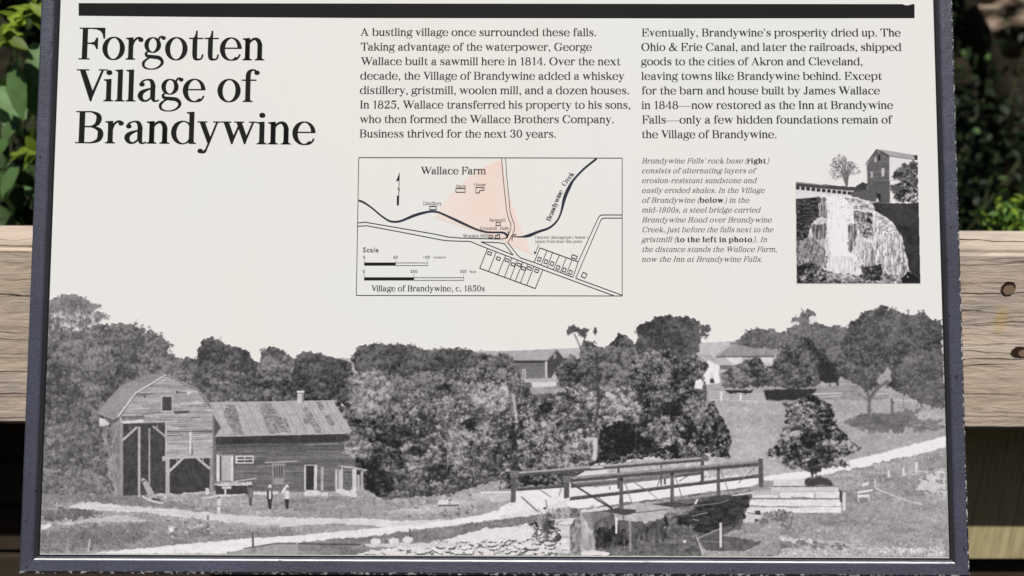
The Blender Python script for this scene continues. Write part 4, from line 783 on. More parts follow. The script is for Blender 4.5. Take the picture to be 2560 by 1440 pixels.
def coords(nt, scale, kind='Object'):
    t = nt.nodes.new('ShaderNodeTexCoord'); m = nt.nodes.new('ShaderNodeMapping'); m.inputs['Scale'].default_value = scale
    nt.links.new(t.outputs[kind], m.inputs[0]); return m.outputs[0]
def noise(nt, vec, scale, detail=4, rough=.55, dist=0):
    n = node(nt, 'ShaderNodeTexNoise', Scale=scale, Detail=detail, Roughness=rough, Distortion=dist); nt.links.new(vec, n.inputs['Vector']); return n.outputs[0]
def mix(nt, fac, a, b, blend='MIX'):
    n = nt.nodes.new('ShaderNodeMix'); n.data_type = 'RGBA'; n.blend_type = blend
    for s, v in ((n.inputs[0], fac), (n.inputs[6], a), (n.inputs[7], b)):
        if hasattr(v, 'is_linked') or hasattr(v, 'links'): nt.links.new(v, s)
        elif isinstance(v, (int, float)): s.default_value = v
        else: s.default_value = (*v, 1)
    return n.outputs[2]
def bump(nt, b, h, strength, dist=.002):
    n = node(nt, 'ShaderNodeBump', Strength=strength, Distance=dist); nt.links.new(h, n.inputs['Height']); nt.links.new(n.outputs[0], b.inputs['Normal'])

# picture pixel -> point on the panel face (panel axes, metres)
CR = CAML.to_3x3()
def onpanel(px, py):
    d = CR @ Vector(((px - 1280) / FPX, -(py - 720) / FPX, -1)); t = -CAMP.z / d.z
    p = CAMP + d * t; return (p.x, p.y)
Hm = None
def homography():
    src = [(0, 0), (2560, 0), (2560, 1440), (0, 1440)]; A = []; B = []
    for (x, y) in src:
        X, Y = onpanel(x, y); A += [[X, Y, 1, 0, 0, 0, -x * X, -x * Y], [0, 0, 0, X, Y, 1, -y * X, -y * Y]]; B += [x, y]
    h = np.linalg.solve(np.array(A, float), np.array(B, float)); return np.append(h, 1).reshape(3, 3)
Hm = homography()                      # panel point -> picture unit
def ray(px, py, plane_y):
    """world point where the sight line through a picture point meets the vertical plane y = plane_y"""
    d = (PM @ CAML).to_3x3() @ Vector(((px - 1280) / FPX, -(py - 720) / FPX, -1)); c = (PM @ CAML).translation
    return c + d * ((plane_y - c.y) / d.y)
K = (Vector(onpanel(1380, 720)) - Vector(onpanel(1180, 720))).length / 200    # metres per picture unit

# ---------------------------------------------------------------- materials
ALB = .72
E_WHITE = float(lin(229)) / ALB
m_panel, nt, b = mat('panel_print_white', (ALB, ALB * .99, ALB * .955), .5, .08)
n = noise(nt, coords(nt, (1, 1, 1)), 3, 3); pc = ramp(nt, n, [(.3, (ALB * .985, ALB * .976, ALB * .950)), (.7, (ALB * .965, ALB * .985, ALB * .988))])
pc = mix(nt, ramp(nt, noise(nt, coords(nt, (26, 3, 1)), 1, 4), [(.56, (0,) * 3), (.75, (.22,) * 3)]), pc, (ALB * .86, ALB * .85, ALB * .82))
pc = mix(nt, ramp(nt, noise(nt, coords(nt, (1, 1, 1)), 210, 2), [(.755, (0,) * 3), (.775, (.6,) * 3)]), pc, (.34, .32, .29))
nt.links.new(pc, b.inputs['Base Color'])
m_ink, *_ = mat('ink_black', (.0135, .0135, .014), .6, .05)
m_ink2, *_ = mat('ink_text', (.036, .036, .036), .6, .05)
m_inkg, *_ = mat('ink_grey', (.115, .115, .112), .6, .05)
m_inkm, *_ = mat('ink_map_grey', (.17, .17, .17), .6, .05)
m_inkc, *_ = mat('ink_caption_grey', (.175, .175, .172), .6, .05)
m_creek, *_ = mat('ink_creek_navy', (.03, .032, .055), .6, .05)
m_pink, nt, b = mat('ink_pink_wash', (.76, .655, .605), .6, .05)
n = noise(nt, coords(nt, (1, 1, 1)), 14, 3); nt.links.new(ramp(nt, n, [(.3, (.75, .59, .53)), (.7, (.74, .66, .62))]), b.inputs['Base Color'])
m_photo, nt, b = mat('printed_photograph', rough=.6, spec=.05)
at = nt.nodes.new('ShaderNodeVertexColor'); at.layer_name = 'print'; nt.links.new(at.outputs[0], b.inputs['Base Color'])

def paint_mat(name, chip):
    m, nt, b = mat(name, (.10, .10, .15), .42, .5)
    v = coords(nt, (1, 1, 1)); a = noise(nt, v, 9, 4); sp = noise(nt, v, 160, 2); gr = noise(nt, v, 620, 2)
    base = ramp(nt, a, [(.3, (.050, .052, .078)), (.7, (.073, .076, .113))])
    base = mix(nt, ramp(nt, gr, [(.35, (.55,) * 3), (.7, (1.25,) * 3)]), (0, 0, 0), base); base = mix(nt, .45, base, ramp(nt, a, [(.3, (.050, .052, .078)), (.7, (.073, .076, .113))]))
    dots = ramp(nt, sp, [(.68, (0,) * 3), (.73, (1,) * 3)])
    base = mix(nt, dots, base, (.014, .014, .02))
    if chip:
        ch = ramp(nt, noise(nt, v, 230, 5, .7), [(.535, (0,) * 3), (.58, (1,) * 3)])
        base = mix(nt, ch, (.03, .03, .038), (.55, .54, .54))
    nt.links.new(base, b.inputs['Base Color']); bump(nt, b, mix(nt, .5, sp, gr), .55, .0012)
    return m
m_frame = paint_mat('frame_paint_blue_grey', False)
m_edge = paint_mat('frame_chipped_edge', True)
m_lip, nt, b = mat('frame_lip_painted_glare', (.8, .8, .8), .4, .5, .25)  # sun glare along the bottom lip, put into a near-white colour
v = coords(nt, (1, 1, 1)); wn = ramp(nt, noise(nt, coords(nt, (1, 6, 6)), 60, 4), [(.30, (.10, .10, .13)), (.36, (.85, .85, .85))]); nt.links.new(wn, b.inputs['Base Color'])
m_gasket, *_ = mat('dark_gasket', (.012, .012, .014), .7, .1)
m_reveal, *_ = mat('frame_inner_reveal', (.034, .034, .042), .6, .2)  # shade on the inner bevels, put into a darker colour than the frame

def wood(name, stops, across=1.0, vertical=False, grey=(.5, .44, .38), tan=(.5, .37, .26), bs=.3, stain=None):
    m, nt, b = mat(name, rough=.85, spec=.12)
    def co(a, c): return coords(nt, (c, c, a) if vertical else (a, c, c))
    warp = noise(nt, co(1.3, 5), 1, 2)
    g = noise(nt, co(1.1, 30 * across), 1.0, 7, .68, 0 if vertical else .5)
    f = noise(nt, co(9, 330), 1, 3, .6)
    colr = ramp(nt, g, stops)
    colr = mix(nt, ramp(nt, noise(nt, co(4, 13), 1, 5, .6, 0 if vertical else .8), [(.44, (0,) * 3), (.6, (.85,) * 3)]), colr, grey)
    colr = mix(nt, ramp(nt, warp, [(.42, (0,) * 3), (.6, (.7,) * 3)]), colr, tan)
    colr = mix(nt, ramp(nt, f, [(.28, (.5,) * 3), (.47, (0,) * 3)]), colr, tuple(x * .45 for x in stops[0][1]))
    fibre = noise(nt, co(26, 150), 1, 4, .7, 0 if vertical else .4); colr = mix(nt, ramp(nt, fibre, [(.32, (.5,) * 3), (.5, (0,) * 3)]), colr, tuple(x * .5 for x in grey))
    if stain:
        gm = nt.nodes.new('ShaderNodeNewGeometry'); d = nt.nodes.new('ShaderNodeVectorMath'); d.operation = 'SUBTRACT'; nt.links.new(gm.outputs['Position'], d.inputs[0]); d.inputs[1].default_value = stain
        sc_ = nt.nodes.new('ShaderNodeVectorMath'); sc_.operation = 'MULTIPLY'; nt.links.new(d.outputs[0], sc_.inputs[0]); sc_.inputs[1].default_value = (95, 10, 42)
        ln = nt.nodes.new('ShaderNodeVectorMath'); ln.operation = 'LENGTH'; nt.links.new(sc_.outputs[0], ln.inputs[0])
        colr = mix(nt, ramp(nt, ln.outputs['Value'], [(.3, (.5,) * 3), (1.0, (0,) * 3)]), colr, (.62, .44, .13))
    nt.links.new(colr, b.inputs['Base Color'])
    bump(nt, b, mix(nt, .5, g, fibre), bs, .004)
    return m
RY = .21
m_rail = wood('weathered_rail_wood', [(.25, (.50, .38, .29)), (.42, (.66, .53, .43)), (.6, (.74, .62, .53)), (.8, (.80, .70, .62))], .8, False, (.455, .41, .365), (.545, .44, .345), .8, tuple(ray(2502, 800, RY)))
m_post = wood('sawn_board_wood', [(.42, (.07, .055, .02)), (.485, (.40, .34, .18)), (.64, (.66, .59, .38))], 3.2, True, (.5, .45, .28), (.5, .43, .24), .3)
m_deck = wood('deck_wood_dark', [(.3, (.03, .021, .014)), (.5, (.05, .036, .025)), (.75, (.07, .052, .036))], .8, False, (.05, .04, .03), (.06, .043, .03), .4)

def leafmat(name, dark, light, trans=.25):
    m, nt, b = mat(name, light, .5, .22)
    oi = nt.nodes.new('ShaderNodeNewGeometry')
    c = ramp(nt, oi.outputs['Random Per Island'], [(0, dark), (.6, light), (1, tuple(min(1, x * 1.35) for x in light))])
    nn = noise(nt, coords(nt, (1, 1, 1)), 40, 3); c = mix(nt, ramp(nt, nn, [(.3, (.6,) * 3), (.7, (1,) * 3)]), tuple(x * .75 for x in dark), c)
    nt.links.new(c, b.inputs['Base Color'])
    tr = nt.nodes.new('ShaderNodeBsdfTranslucent'); nt.links.new(c, tr.inputs[0]); ms = node(nt, 'ShaderNodeMixShader', Fac=trans)
    nt.links.new(b.outputs[0], ms.inputs[1]); nt.links.new(tr.outputs[0], ms.inputs[2]); nt.links.new(ms.outputs[0], nt.nodes['Material Output'].inputs[0])
    return m
m_leafA = leafmat('leaf_soft_green', (.055, .11, .03), (.125, .235, .08))
m_leafB = leafmat('leaf_yellow_green', (.10, .15, .014), (.23, .33, .03))
m_leafD = leafmat('leaf_dark_green', (.018, .034, .009), (.045, .082, .022))  # forest shade put into the dark leaf colour
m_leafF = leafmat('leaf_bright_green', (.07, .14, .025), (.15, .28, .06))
m_leafK = leafmat('leaf_black_green', (.008, .015, .005), (.02, .036, .011))  # deep shade at right put into a still darker leaf colour
m_bark, nt, b = mat('bark_dark', (.03, .024, .018), .9, .1)
bump(nt, b, noise(nt, coords(nt, (8, 8, 2)), 12, 4), .8, .01)
m_stem, *_ = mat('stem_green_brown', (.05, .06, .025), .7, .2)
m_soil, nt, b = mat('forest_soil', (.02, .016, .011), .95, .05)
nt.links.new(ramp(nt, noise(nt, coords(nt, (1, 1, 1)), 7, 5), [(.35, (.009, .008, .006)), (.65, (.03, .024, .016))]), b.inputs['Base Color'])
m_rock, nt, b = mat('tan_sandstone', (.26, .21, .16), .9, .1)
rn = noise(nt, coords(nt, (1, 1, 1)), 16, 5); nt.links.new(ramp(nt, rn, [(.38, (.06, .045, .03)), (.55, (.26, .20, .15)), (.7, (.34, .28, .22))]), b.inputs['Base Color']); bump(nt, b, rn, .9, .03)
m_bolt, *_ = mat('old_wood_plug', (.24, .17, .12), .85, .1)
m_hole, *_ = mat('hole_shadowed_wood', (.035, .022, .015), .9, .1)

# ---------------------------------------------------------------- the setting
def ground():
    bm = bmesh.new(); NX, NY = 60, 60; vs = []
    for j in range(NY + 1):
        for i in range(NX + 1):
            x = -12 + 24 * i / NX; y = -9 + 19 * j / NY
            z = -.35 + max(0, y - 1.4) * .58 + .05 * math.sin(x * 3.1 + y * 2) + .06 * math.sin(x * 1.3 - y * 4.2)
            vs.append(bm.verts.new((x, y, z)))
    for j in range(NY):
        for i in range(NX): a = j * (NX + 1) + i; bm.faces.new((vs[a], vs[a + 1], vs[a + NX + 2], vs[a + NX + 1]))
    return tag(from_bm('ground', bm, m_soil, None, True), 'dark shaded forest bank rising behind the rail', 'ground', None, 'structure')
ground()

# ---------------------------------------------------------------- the panel
root = bpy.data.objects.new('information_panel', None); COL.objects.link(root); root.matrix_world = PM; root.empty_display_size = .1
tag(root, 'blue-grey framed information panel about the village of Brandywine with text, map and old photographs', 'information panel')
m = .004
from_py('panel_face', [(-m, -m, 0), (PANEL_W + m, -m, 0), (PANEL_W + m, PANEL_H + m, 0), (-m, PANEL_H + m, 0), (-m, -m, -.004), (PANEL_W + m, -m, -.004), (PANEL_W + m, PANEL_H + m, -.004), (-m, PANEL_H + m, -.004)],
        [(0, 1, 2, 3), (7, 6, 5, 4), (0, 4, 5, 1), (1, 5, 6, 2), (2, 6, 7, 3), (3, 7, 4, 0)], m_panel, root)
# frame: four mitred lengths; section given as (outward offset, height)
def frame_rail(p0, p1, inward, sect, mats, idx, name='frame_rail'):
    """p0-p1 inner edge; 'inward' unit vector pointing into the opening; each section point is offset outwards and mitred."""
    p0 = Vector(p0); p1 = Vector(p1); u = (p1 - p0).normalized(); nrm = -Vector(inward); N = 90
    V = []; Fs = []; mi = []
    for k in range(N + 1):
        t = k / N
        for q, (o, h) in enumerate(sect):
            a = p0 - u * o + nrm * o; c = p1 + u * o + nrm * o; p = a.lerp(c, t)
            j = .00009 if 0 < q < len(sect) - 1 else 0
            V.append((p.x + rnd.gauss(0, j * .4), p.y + rnd.gauss(0, j * .4), h + rnd.gauss(0, j * .6)))
    n = len(sect)
    for k in range(N):
        for q in range(n - 1): Fs.append((k * n + q, (k + 1) * n + q, (k + 1) * n + q + 1, k * n + q + 1)); mi.append(idx[q])
    o = from_py(name, V, Fs, mats, root)
    for p, i in zip(o.data.polygons, mi): p.material_index = i
    bm = bmesh.new(); bm.from_mesh(o.data); bmesh.ops.recalc_face_normals(bm, faces=bm.faces); bm.to_mesh(o.data); bm.free()
    return o
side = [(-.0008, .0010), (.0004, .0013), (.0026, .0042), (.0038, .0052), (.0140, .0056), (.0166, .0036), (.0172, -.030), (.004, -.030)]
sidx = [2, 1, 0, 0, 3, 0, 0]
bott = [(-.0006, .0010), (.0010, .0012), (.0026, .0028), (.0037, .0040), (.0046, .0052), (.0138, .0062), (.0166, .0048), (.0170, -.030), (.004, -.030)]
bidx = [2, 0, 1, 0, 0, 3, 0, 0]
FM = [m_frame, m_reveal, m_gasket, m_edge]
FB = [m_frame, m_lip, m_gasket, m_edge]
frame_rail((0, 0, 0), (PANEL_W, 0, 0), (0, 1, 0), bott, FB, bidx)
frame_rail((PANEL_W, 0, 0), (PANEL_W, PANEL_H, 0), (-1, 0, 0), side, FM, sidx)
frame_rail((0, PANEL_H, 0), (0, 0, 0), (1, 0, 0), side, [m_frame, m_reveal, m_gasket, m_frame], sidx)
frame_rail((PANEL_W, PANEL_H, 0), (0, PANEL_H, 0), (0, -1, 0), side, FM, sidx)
# back plate that closes the frame
bm = bmesh.new(); bmesh.ops.create_cube(bm, size=1); bmesh.ops.scale(bm, vec=(PANEL_W + .034, PANEL_H + .034, .006), verts=bm.verts); bmesh.ops.translate(bm, vec=(PANEL_W / 2, PANEL_H / 2, -.027), verts=bm.verts)
from_bm('back_plate', bm, m_frame, root)

# flat printed shapes: every polygon gets its own hair of height so that no two faces share a plane
def ink(name, polys, m, z=.0004, parent=root, label=None):
    V = []; Fs = []; k = 0
    for q, p in enumerate(polys):
        zz = z + (q % 40) * 1.5e-6
        Fs.append(tuple(range(len(V), len(V) + len(p)))); V += [(a, b, zz) for a, b in p]
    o = from_py(name, V, Fs, m, parent)
    bm = bmesh.new(); bm.from_mesh(o.data)
    for f in bm.faces:
        if f.normal.z < 0: f.normal_flip()
    bm.to_mesh(o.data); bm.free()
    if label: o['label'] = label
    return o
def P(*pts): return [onpanel(*p) for p in pts]
def text(name, t, x0, y0, x1, y1, cap, m, slant=0, weight=0, gap=24, parent=root, z=.0004, only=None):
    return ink(name, set_text(t, onpanel(x0, y0), onpanel(x1, y1), cap * K, slant, weight, gap, only), m, z, parent)
def seg(pts, w):
    out = []
    for a, b in zip(pts[:-1], pts[1:]):
        a = Vector(onpanel(*a)); b = Vector(onpanel(*b)); d = (b - a); L = d.length or 1; d /= L; nn = Vector((-d.y, d.x)) * (w * K / 2); e = d * (w * K * .3)
        out.append([tuple(a - e + nn), tuple(b + e + nn), tuple(b + e - nn), tuple(a - e - nn)])
    return out
def closed(pts, w): return seg(list(pts) + [pts[0]], w)

# header bar, with the notch round the letter tail that dips into it
ink('header_bar', [P((197, 8), (900, 9), (1700, 10), (2255, 10.5), (2262, 13), (2268, 14), (2276, 12), (2281, 10.5), (2286, 10.5), (2286, 45), (1700, 45.5), (900, 44.5), (500, 42), (197, 39))], m_ink, .0003)
ink('heading_letter_tail', set_text('y', onpanel(2252, -22), onpanel(2292, -22), 66 * K), m_ink)
text('title_line', 'Forgotten', 194, 148, 662, 150.5, 82, m_ink, 0, 8)
text('title_line', 'Village of', 189, 252.5, 641, 254.5, 82, m_ink, 0, 8)
text('title_line', 'Brandywine', 185.5, 357.5, 790, 361, 82, m_ink, 0, 8)
for t, x0, x1, y in (('A bustling village once surrounded these falls.', 901, 1492, 89.4), ('Taking advantage of the waterpower, George', 901, 1480, 126), ('Wallace built a sawmill here in 1814. Over the next', 901.5, 1551.5, 162.2),
                     ('decade, the Village of Brandywine added a whiskey', 900, 1561, 198.6), ('distillery, gristmill, woolen mill, and a dozen houses.', 899, 1574, 234.6), ('In 1825, Wallace transferred his property to his sons,', 899, 1577, 270.8),
                     ('who then formed the Wallace Brothers Company.', 899, 1536, 307), ('Business thrived for the next 30 years.', 898, 1391, 343.2)):
    text('body_text_line', t, x0, y, x1, y + .6, 20, m_ink2, 0, 7)
for t, x0, x1, y in (("Eventually, Brandywine's prosperity dried up. The", 1603.5, 2252, 90.7), ('Ohio & Erie Canal, and later the railroads, shipped', 1602, 2254, 126.8), ('goods to the cities of Akron and Cleveland,', 1602, 2157.5, 162.8),
                     ('leaving towns like Brandywine behind. Except', 1603, 2205, 199.2), ('for the barn and house built by James Wallace', 1603.5, 2200, 235.6), ('in 1848_now restored as the Inn at Brandywine', 1603.5, 2233, 272),
                     ('Falls_only a few hidden foundations remain of', 1604.5, 2230, 308.4), ('the Village of Brandywine.', 1603.5, 1943, 345)):
    text('body_text_line', t, x0, y, x1, y, 20, m_ink2, 0, 7)
for t, x1, y in (("Brandywine Falls' rock base (*right*)", 1923, 408), ('consists of alternating layers of', 1888, 432.6), ('erosion-resistant sandstone and', 1891, 457.2), ('easily eroded shales. In the Village', 1911, 481.8), ('of Brandywine (*below*) in the', 1873, 506.3),
                 ('mid-1800s, a steel bridge carried', 1900.5, 530.8), ('Brandywine Road over Brandywine', 1929, 555.6), ('Creek, just before the falls next to the', 1933, 580), ('gristmill (*to the left in photo*). In', 1917.5, 604.8), ('the distance stands the Wallace Farm,', 1943, 629.2), ('now the Inn at Brandywine Falls.', 1906.5, 654)):
    cl = text('caption_line', t, 1603.5, y, x1, y, 13.2, m_inkc, .26, 11, 50, only='plain')
    if '*' in t: text('bold_words', t, 1603.5, y, x1, y, 13.2, m_ink2, .26, 7, 50, cl, .00042, 'bold')

# ---- the small map
def mp(*pts): return TM(*pts)
LW = 1.75
smap = ink('site_map', closed(mp((62, 87), (2470, 92), (2470, 1352), (40, 1347)), LW), m_ink2, .0003)
ink('view_wedge', [P(*mp((1650, 975), (1400, 865), (1180, 775), (960, 705), (755, 632), (800, 560), (860, 470), (945, 365), (1080, 252), (1180, 190), (1300, 128), (1372, 110), (1420, 380), (1480, 560), (1560, 760)))], m_pink, .00015, smap)
ink('road_line', seg(mp((1368, 92), (1378, 230), (1395, 400), (1413, 570), (1432, 650), (1452, 690), (1452, 740), (1428, 795), (1405, 825), (1360, 832), (1280, 830), (1150, 826), (1000, 822), (880, 813), (740, 783), (400, 725), (160, 684), (125, 677), (55, 684)), LW), m_ink2, .0004, smap)
ink('road_line', seg(mp((1404, 92), (1415, 260), (1432, 420), (1445, 580), (1462, 640), (1482, 690), (1485, 745), (1470, 785), (1425, 865), (1460, 910), (1510, 975), (1540, 1003), (1665, 1045), (2020, 1180)), LW), m_ink2, .0004, smap)
ink('road_line', seg(mp((54, 715), (135, 710), (180, 718), (500, 778), (820, 840), (900, 848), (1080, 853), (1240, 918), (1745, 1112), (2400, 1352)), LW), m_ink2, .0004, smap)
ink('road_line', closed(mp((1180, 858), (1340, 865), (1395, 876), (1473, 977)), LW), m_ink2, .0004, smap)
ink('road_line', seg(mp((2468, 611), (2285, 611), (2265, 618), (2250, 640), (2068, 1040), (2020, 1180)), LW), m_ink2, .0004, smap)
ink('road_line', seg(mp((2468, 640), (2310, 640), (2285, 645), (2270, 670), (2045, 1190), (2470, 1345)), LW), m_ink2, .0004, smap)
lots = seg(mp((1240, 918), (1168, 1098), (1675, 1283), (1745, 1112)), LW)
for a, b in (((1318, 950), (1250, 1124)), ((1405, 980), (1332, 1155)), ((1462, 1003), (1395, 1175)), ((1512, 1022), (1447, 1195)), ((1562, 1043), (1493, 1213)), ((1607, 1062), (1540, 1230)), ((1665, 1080), (1597, 1252))): lots += seg(mp(a, b), LW * .9)
ink('lot_grid', lots, m_ink2, .0005, smap)
lots = seg(mp((1665, 1045), (1718, 912), (2068, 1040)), LW)
for a, b in (((1782, 938), (1730, 1068)), ((1832, 958), (1785, 1090)), ((1895, 980), (1840, 1112)), ((1957, 1005), (1905, 1135)), ((2010, 1025), (1957, 1158))): lots += seg(mp(a, b), LW * .9)
ink('lot_grid', lots, m_ink2, .0005, smap)
def house(x, y, w, h, ang=20):
    a = math.radians(ang); c, s = math.cos(a), math.sin(a)
    pts = [(x + u * c - v * s, y + u * s + v * c) for u, v in ((-w / 2, -h / 2), (w / 2, -h / 2), (w / 2, h / 2), (-w / 2, h / 2))]
    ink('building_outline', closed(mp(*pts), LW), m_ink2, .0005, smap)
for x, y in ((1258, 962), (1338, 1010), (1418, 1025), (1472, 1063), (1528, 1067), (1568, 1100), (1623, 1100), (1688, 1122)): house(x, y, 35, 25)
for x, y in ((1713, 1016), (1773, 1038), (1828, 1056), (1884, 1092), (1941, 1114), (1997, 1135)): house(x, y, 27, 33)
house(2032, 995, 50, 28); house(2122, 1162, 40, 42, 28); house(992, 387, 84, 34, 0); house(741, 548, 60, 29, 0); house(1337, 694, 40, 29, 0); house(1268, 808, 36, 21, 0)
ink('building_outline', closed(mp((1133, 360), (1208, 362), (1208, 385), (1165, 388), (1165, 410), (1133, 410)), LW), m_ink2, .0005, smap)
ink('building_outline', closed(mp((1308, 803), (1328, 803), (1328, 793), (1350, 793), (1350, 825), (1308, 825)), LW * 1.3), m_ink2, .0005, smap)
def ribbon(pts, ws):
    P_ = _cr([(x, y, w_ * 1.3) for (x, y), w_ in zip(pts, ws)], 8); d = np.gradient(P_[:, :2], axis=0); L = np.hypot(d[:, 0], d[:, 1])[:, None] + 1e-9
    nn = np.stack([-d[:, 1], d[:, 0]], 1) / L * P_[:, 2:3] / 2; A = P_[:, :2] + nn; B = P_[:, :2] - nn
    return [P(*mp(tuple(A[i]), tuple(A[i + 1]), tuple(B[i + 1]), tuple(B[i]))) for i in range(len(A) - 1)]
ink('creek_line', ribbon([(62, 478), (110, 498), (180, 545), (260, 612), (330, 660), (380, 673), (450, 665), (580, 612), (700, 582), (775, 583), (850, 612), (1000, 682), (1130, 740), (1220, 766), (1290, 771), (1380, 773), (1420, 797)], [13, 12, 10, 10, 11, 12, 13, 17, 13, 12, 13, 16, 12, 12, 11, 13, 18]), m_creek, .0005, smap)
ink('creek_line', ribbon([(1480, 810), (1550, 811), (1620, 798), (1700, 765), (1800, 730), (1870, 670), (1910, 590), (1945, 450), (1990, 350), (2030, 285), (2120, 190), (2236, 96)], [6, 9, 20, 16, 13, 12, 13, 24, 22, 14, 13, 13]), m_creek, .0005, smap)
ink('bridge_mark', ribbon([(1425, 762), (1432, 785), (1420, 815), (1400, 825)], [6] * 4) + ribbon([(1500, 788), (1478, 796), (1464, 822), (1464, 845)], [6] * 4), m_ink, .0006, smap)
text('map_label', 'Wallace Farm', *mp((627, 238))[0], *mp((1226, 239))[0], 18.6, m_ink2, 0, 6, 24, smap, .0006)
for t, a, b, cap, sl in (('Barn', (950, 361), (1042, 361), 7.6, 0), ('House', (1113, 346), (1226, 346), 7.6, 0), ('Distillery', (650, 520), (821, 520), 8.4, 0), ('Sawmill', (1254, 671), (1405, 671), 7.6, 0), ('Gristmill', (1170, 746), (1326, 746), 7.6, 0), ('Falls', (1345, 748), (1432, 746), 7.6, .25),
                      ('Woolen Mill', (1012, 814), (1242, 814), 7.6, 0), ('Historic photograph ( below )', (1672, 826), (2158, 826), 6.6, 0), ('taken from near this point', (1672, 863), (2106, 863), 6.6, 0)):
    text('map_label', t, *mp(a)[0], *mp(b)[0], cap, m_inkm, sl, 12, 24, smap, .0006)
text('map_label', 'Brandywine', *mp((1812, 672))[0], *mp((1930, 392))[0], 12.5, m_inkg, 0, 8, 24, smap, .0006)
text('map_label', 'Creek', *mp((1945, 352))[0], *mp((2034, 238))[0], 12.5, m_inkg, 0, 8, 24, smap, .0006)
text('map_title', 'Village of Brandywine, c. 1850s', *mp((177, 1308))[0], *mp((1216, 1308))[0], 14.6, m_ink2, 0, 6, 24, smap, .0006)
def sans(t, a, b, cap):
    cu = bpy.data.curves.new('t', 'FONT'); cu.body = t; cu.size = 1; cu.resolution_u = 3; o = bpy.data.objects.new('t', cu); COL.objects.link(o)
    me = bpy.data.meshes.new_from_object(o); bpy.data.objects.remove(o); bpy.data.curves.remove(cu)
    xs = [v.co.x for v in me.vertices]; x0, x1 = min(xs), max(xs); pa = Vector(onpanel(*mp(a)[0])); pb = Vector(onpanel(*mp(b)[0])); s = (pb - pa).length / (x1 - x0); sy = cap * K / .72
    for v in me.vertices: v.co = ((v.co.x - x0) * s + pa.x, v.co.y * sy + pa.y, .0006)
    return link('map_label', me, m_inkg, smap)
for t, a, b, cap in (('Scale', (100, 950), (244, 950), 12), ('0', (101, 1008), (121, 1008), 7), ('50', (378, 1008), (419, 1008), 7), ('100', (655, 1008), (711, 1008), 7), ('meters', (745, 1006), (857, 1006), 5.6), ('0', (98, 1138), (118, 1138), 7), ('250', (533, 1138), (597, 1138), 7), ('500', (990, 1138), (1046, 1138), 7), ('feet', (1074, 1138), (1136, 1138), 5.8)): sans(t, a, b, cap)
for (x0, xm, x1, y0, y1, yt) in ((112, 400, 690, 1047, 1073, 1014), (111, 568, 1022, 1182, 1208, 1146)):
    s_ = ink('scale_bar', [P(*mp((x0, y0), (xm, y0), (xm, y1), (x0, y1)))], m_ink, .0005, smap)
    ink('scale_outline', seg(mp((xm, y0 + 2), (x1, y0 + 2), (x1, y1), (xm, y1)), 1), m_inkg, .0005, smap)
    for q, xx in enumerate((x0, xm, x1)): ink('scale_tick', seg(mp((xx, yt + 3 * q), (xx, y0)), .8), m_inkg, .00055, smap)
ink('north_arrow', [P(*mp((411, 436), (430, 436), (428, 522), (410, 522))), P(*mp((434, 228), (404, 305), (430, 292))), P(*mp((416, 362), (426, 368), (440, 388), (428, 390)))] + seg(mp((433, 230), (426, 520)), 1.6), m_ink, .0006, smap)
ink('pointer_arrow', seg(mp((1708, 880), (1680, 950)), 1.2) + [P(*mp((1663, 943), (1687, 955), (1666, 970)))], m_ink2, .0006, smap)

# ---- the two printed photographs: fine sheets whose colour is the drawn picture
def photo(name, cv, u0, v0, u1, v1, step, z, x0=None, x1=None):
    """sheet over a rectangle of the panel (metres); the canvas is read where each vertex lies"""
    nx = int((u1 - u0) / step); ny = int((v1 - v0) / step)
    U, Vv = np.meshgrid(np.linspace(u0, u1, nx + 1), np.linspace(v0, v1, ny + 1))
    q = np.stack([U, Vv, np.ones_like(U)], -1) @ Hm.T; X = q[..., 0] / q[..., 2] - cv.x0; Y = q[..., 1] / q[..., 2] - cv.y0
    xi = np.clip(np.floor(X).astype(int), 0, cv.w - 2); yi = np.clip(np.floor(Y).astype(int), 0, cv.h - 2); fx = np.clip(X - xi, 0, 1); fy = np.clip(Y - yi, 0, 1)
    def bil(g): return (g[yi, xi] * (1 - fx) + g[yi, xi + 1] * fx) * (1 - fy) + (g[yi + 1, xi] * (1 - fx) + g[yi + 1, xi + 1] * fx) * fy
    G = np.clip(bil(np.where(cv.a > .02, cv.g, 229)), 36, 236); A = bil(cv.a)
    idx = np.arange((nx + 1) * (ny + 1)).reshape(ny + 1, nx + 1)
    quads = np.stack([idx[:-1, :-1], idx[:-1, 1:], idx[1:, 1:], idx[1:, :-1]], -1).reshape(-1, 4)
    keep = (A.ravel()[quads].max(1) > .03); quads = quads[keep]
    used = np.unique(quads); mapv = np.zeros((nx + 1) * (ny + 1), int); mapv[used] = np.arange(len(used)); quads = mapv[quads]
    co = np.stack([U.ravel()[used], Vv.ravel()[used], np.full(len(used), z)], 1)
    me = bpy.data.meshes.new(name); me.vertices.add(len(used)); me.vertices.foreach_set('co', co.ravel())
    me.loops.add(quads.size); me.loops.foreach_set('vertex_index', quads.ravel().astype(np.int32)); me.polygons.add(len(quads))
    me.polygons.foreach_set('loop_start', np.arange(0, quads.size, 4, dtype=np.int32)); me.update(); me.validate()
    L = lin(G.ravel()[used]) / E_WHITE; c = np.stack([L * .975, L * .95, L * 1.0, np.ones_like(L)], 1)
    at = me.color_attributes.new('print', 'FLOAT_COLOR', 'POINT'); at.data.foreach_set('color', c.ravel().astype(np.float32))
    return link(name, me, m_photo, root)
o = photo('village_photograph', paint_village(), 0.0002, .0012, PANEL_W - .0002, .2695, .00036, .0003); o['label'] = 'wide grey photograph of mill, trees and bridge'
a = onpanel(1988, 709); c_ = onpanel(2304, 370)
